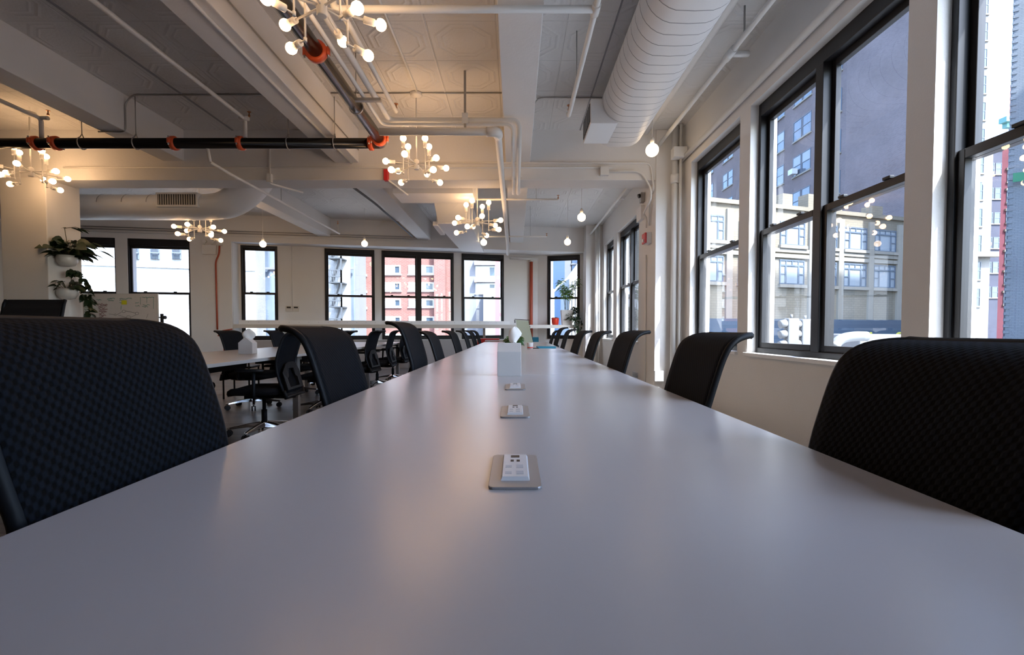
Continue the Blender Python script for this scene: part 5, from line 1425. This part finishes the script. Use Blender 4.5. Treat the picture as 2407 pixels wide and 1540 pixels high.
# --- beyond the far windows
Y1 = 21.0
wa, wb_ = (-30.0, 16.6), (atY(603, 22.5), 22.5)
fb, Lf = building('whitewashed_building', 'whitewashed wall with three barred windows beyond the whiteboard', wa, wb_, 2.5, 16, 'whiteb', [])
kf = (wb_[1] - wa[1]) / (wb_[0] - wa[0])
def onf(px, py):
    q = Pl(px, py, wa[1] - kf * wa[0], kf); return (Vector((q.x, q.y, 0)) - Vector((wa[0], wa[1], 0))).length, q.z
for px0, px1 in ((306, 328), (353, 376), (404, 427)):
    x0, z1_ = onf(px0, 560); x1, z0_ = onf(px1, 610)
    add_win('barred', x1 - x0, 1.35, fb, x0, z0_, ['winframe', 'winpane', 'stone', 'creamtrim'])
m = MB(); z_ = onf(330, 627)[1]; m.box(0, Lf, -0.06, 0.02, z_ - 0.02, z_ + 0.10); m.build('string_course', 'whiteb', fb)
# netting covered scaffold
Y2 = 26.5
t = thing('scaffold', 'scaffold wrapped in blue-grey netting beyond the netting window', 'scaffold', (atY(598, Y2), Y2, 0))
L_ = atY(835, Y2) - atY(598, Y2)
m = MB(); vs, fs = [], []; n_ = 60
for i in range(n_ + 1):
    for j in range(14):
        x = L_ * i / n_; z = ZG + 22 * j / 13
        vs.append((x, 0.10 * math.sin(x * 5 + 0.6 * math.sin(z)) + 0.05 * math.sin(x * 13 + z), z))
for i in range(n_):
    for j in range(13): a = i * 14 + j; fs.append((a, a + 14, a + 15, a + 1))
m.add(vs, fs, 0, True); m.build('netting', 'drape', t, solid=0.02)
for z in (P(600, 632, Y=Y2).z, -0.8, 8.5):
    m = MB(); m.box(0, L_, -0.22, -0.12, z - 0.06, z + 0.06); m.build('ledger', 'stone', t)
m = MB(); m.box(0, L_, 0.6, 2.0, ZG, 17); m.build('wall', 'stone', t)
# fire escape
Y3 = 23.3
xa, xb = atY(781, Y3), atY(812, Y3)
t = thing('fire_escape', 'dark iron fire escape on the white strip beyond the recess window', 'fire escape', (xa, Y3, 0))
m = MB(); m.box(-1.6, xb - xa + 0.1, 0.3, 0.5, ZG, 14); m.build('wall', 'whiteb', t)
for k in range(5):
    z = 0.9 + 1.15 * k; w_ = xb - xa
    m = MB(); m.box(0, w_, -0.5, 0.3, z, z + 0.05)
    for xk in fr(0, w_, 8): m.box(xk - 0.012, xk + 0.012, -0.51, -0.49, z, z + 0.6)
    for zz in (0.28, 0.58): m.box(0, w_, -0.52, -0.48, z + zz, z + zz + 0.05)
    m.box(-0.03, 0.03, -0.52, -0.46, z - 1.15, z + 0.6); m.box(w_ - 0.03, w_ + 0.03, -0.52, -0.46, z - 1.15, z + 0.6)
    m.prism([(0.05, -0.35, z), (0.13, -0.35, z), (w_ * 0.75, -0.35, z + 1.15), (w_ * 0.65, -0.35, z + 1.15)], (0, 0.25, 0))
    m.build('landing', 'iron', t)
# red brick office block
Y4 = 29.5
ra, rb_ = (atY(838, Y4), Y4), (atY(1060, Y4), Y4)
ro, Lr = building('office_block', 'red brick office block with rows of wide pale windows', ra, rb_, 10, 20, 'redb', [])
for py0, py1 in ((569, 584), (624, 645), (664, 684), (703, 722), (744, 762), (785, 805)):
    z1_, z0_ = P(950, py0, Y=Y4).z, P(950, py1, Y=Y4).z
    for px0, px1 in ((853, 861), (899, 943), (961, 1021)):
        add_win('office' if px1 - px0 > 20 else 'dark', atY(px1, Y4) - atY(px0, Y4), z1_ - z0_, ro, atY(px0, Y4) - ra[0], z0_, WW)
m = MB(); m.box(atY(1024, Y4) - ra[0], atY(1050, Y4) - ra[0], -0.5, 0.02, ZG, 20); m.build('stair_bay', 'redb', ro)
# grey block with glazed bands and crane mast
Y5 = 30.0
ga, gb_ = (atY(1067, Y5), Y5), (atY(1300, Y5), Y5)
gr_, Lg = building('grey_block', 'grey block with glazed bands behind the crane mast', ga, gb_, 10, 20, 'stone', [])
for py0, py1 in ((626, 652), (666, 690)):
    z1_, z0_ = P(1150, py0, Y=Y5).z, P(1150, py1, Y=Y5).z
    add_win('office', atY(1166, Y5) - atY(1118, Y5), z1_ - z0_, gr_, atY(1118, Y5) - ga[0], z0_, WW)
m = MB(); 
for py0, py1 in ((610, 624), (653, 664)):
    z1_, z0_ = P(1150, py0, Y=Y5).z, P(1150, py1, Y=Y5).z; m.box(atY(1116, Y5) - ga[0], atY(1168, Y5) - ga[0], -0.4, 0.02, z0_, z1_)
m.build('spandrel', 'winframew', gr_)
m = MB(); m.box(atY(1140, Y5) - ga[0], atY(1180, Y5) - ga[0], -1.5, 0.02, ZG, P(1150, 682, Y=Y5).z); m.build('annex', 'whiteb', gr_)
Y6 = 26.0
t = thing('crane_mast', 'red crane mast outside the last recess window', 'crane', (atY(1169, Y6), Y6, ZG)); m = MB(); m.box(-0.12, 0.12, 0, 0.24, 0, 18); m.build('mast', 'crane', t)
for k in range(10):
    m = MB(); m.box(0.12, 0.42, 0.05, 0.15, 1.5 + 1.6 * k, 1.7 + 1.6 * k); m.build('bracket', 'crane', t)
# corner window view
Y7 = 60.0
building('glass_tower', 'blue glass tower seen through the corner window', (atY(1255, Y7), Y7), (atY(1327, Y7), Y7), 10, 40, 'bluestone', [])
bt, _l = building('pale_tower', 'pale blue-grey tower with small windows in the corner window view', (atY(1327, Y7 + 6), Y7 + 6), (atY(1420, Y7 + 6), Y7 + 6), 10, 40, 'stone', [('blind', 1.3, 2.2, [0.9, 2.9], [P(1340, y, Y=Y7 + 6).z for y in (620, 640, 660)], ['stone', 'bluestone', 'bluestone', 'stone'])])
Y8 = 42.0
t = thing('bright_building', 'sunlit white building with a slanted roof line in the corner window view', 'building', (atY(1338, Y8), Y8, 0))
w_ = atY(1420, Y8) - atY(1338, Y8); zl, zr = P(1338, 652, Y=Y8).z, P(1362, 626, Y=Y8).z + 1.6
m = MB(); m.prism([(0, 0, ZG), (w_, 0, ZG), (w_, 0, zr + 1.5), (0, 0, zl)], (0, 8, 0)); m.build('wall', 'whiteb', t)
for k in range(4):
    m = MB(); m.box(0.25 + 0.3 * k, 0.35 + 0.3 * k, -0.1, 0.02, ZG, zl - 0.3); m.build('pilaster', 'creamtrim', t)
Y9 = 20.0
c = P(1299, 800, Y=Y9)
t = thing('street_lamp', 'white street lamp with a long curved arm outside the corner window', 'street lamp', (c.x, Y9, ZG))
zt_ = P(1300, 680, Y=Y9).z - ZG
m = MB(); m.tube([(0, 0, 0), (0, 0, zt_)], [0.09, 0.065], 10); m.build('pole', 'insert', t)
e1 = P(1337, 653, Y=Y9); m = MB(); m.tube(fillet([(0, 0, zt_ - 0.15), (0.35, 0, zt_ + 0.25), (e1.x - c.x, 0, e1.z - ZG), (e1.x - c.x + 0.35, 0, e1.z - ZG)], 0.3), 0.035, 8); m.build('arm', 'insert', t)
m = MB(); m.box(e1.x - c.x + 0.25, e1.x - c.x + 0.75, -0.1, 0.1, e1.z - ZG - 0.06, e1.z - ZG + 0.05); m.build('lamp_head', 'insert', t, bevel=0.03)

# ================================================================== LIGHT
w = bpy.data.worlds.new('sky'); S.world = w; w.use_nodes = True
nt = w.node_tree; nt.nodes.clear()
SUN = Vector((-1.0, 1.3, -2.2)).normalized()
sky = node(nt, 'ShaderNodeTexSky', sky_type='NISHITA'); sky.sun_disc = False
sky.sun_elevation = math.asin(-SUN.z); sky.sun_rotation = math.atan2(-SUN.x, -SUN.y); sky.air_density = 1.0; sky.dust_density = 2.5; sky.ozone_density = 1.0
tint = node(nt, 'ShaderNodeMix', {0: 1.0}, data_type='RGBA', blend_type='MULTIPLY')
nt.links.new(sky.outputs[0], tint.inputs[6]); tint.inputs[7].default_value = (0.95, 1.0, 1.07, 1)
bg = node(nt, 'ShaderNodeBackground', {'Color': tint.outputs[2], 'Strength': 1.0})
wo = node(nt, 'ShaderNodeOutputWorld', {0: bg.outputs[0]})
sl = bpy.data.lights.new('sun', 'SUN'); sl.energy = 12.0; sl.angle = R(0.6); sl.color = (1.0, 0.985, 0.97)
so = bpy.data.objects.new('sun', sl); COL.objects.link(so); so.rotation_euler = SUN.to_track_quat('-Z', 'Y').to_euler(); so.location = (20, -20, 40)

S.view_settings.view_transform = 'Standard'; S.view_settings.look = 'None'; S.view_settings.gamma = 1.0; S.view_settings.use_curve_mapping = False
S.view_settings.exposure = 0.72
S.cycles.use_denoising = True
S.cycles.max_bounces = 10; S.cycles.diffuse_bounces = 6; S.cycles.glossy_bounces = 4; S.cycles.transmission_bounces = 4; S.cycles.transparent_max_bounces = 16
S.cycles.sample_clamp_indirect = 8.0; S.cycles.caustics_reflective = False; S.cycles.caustics_refractive = False
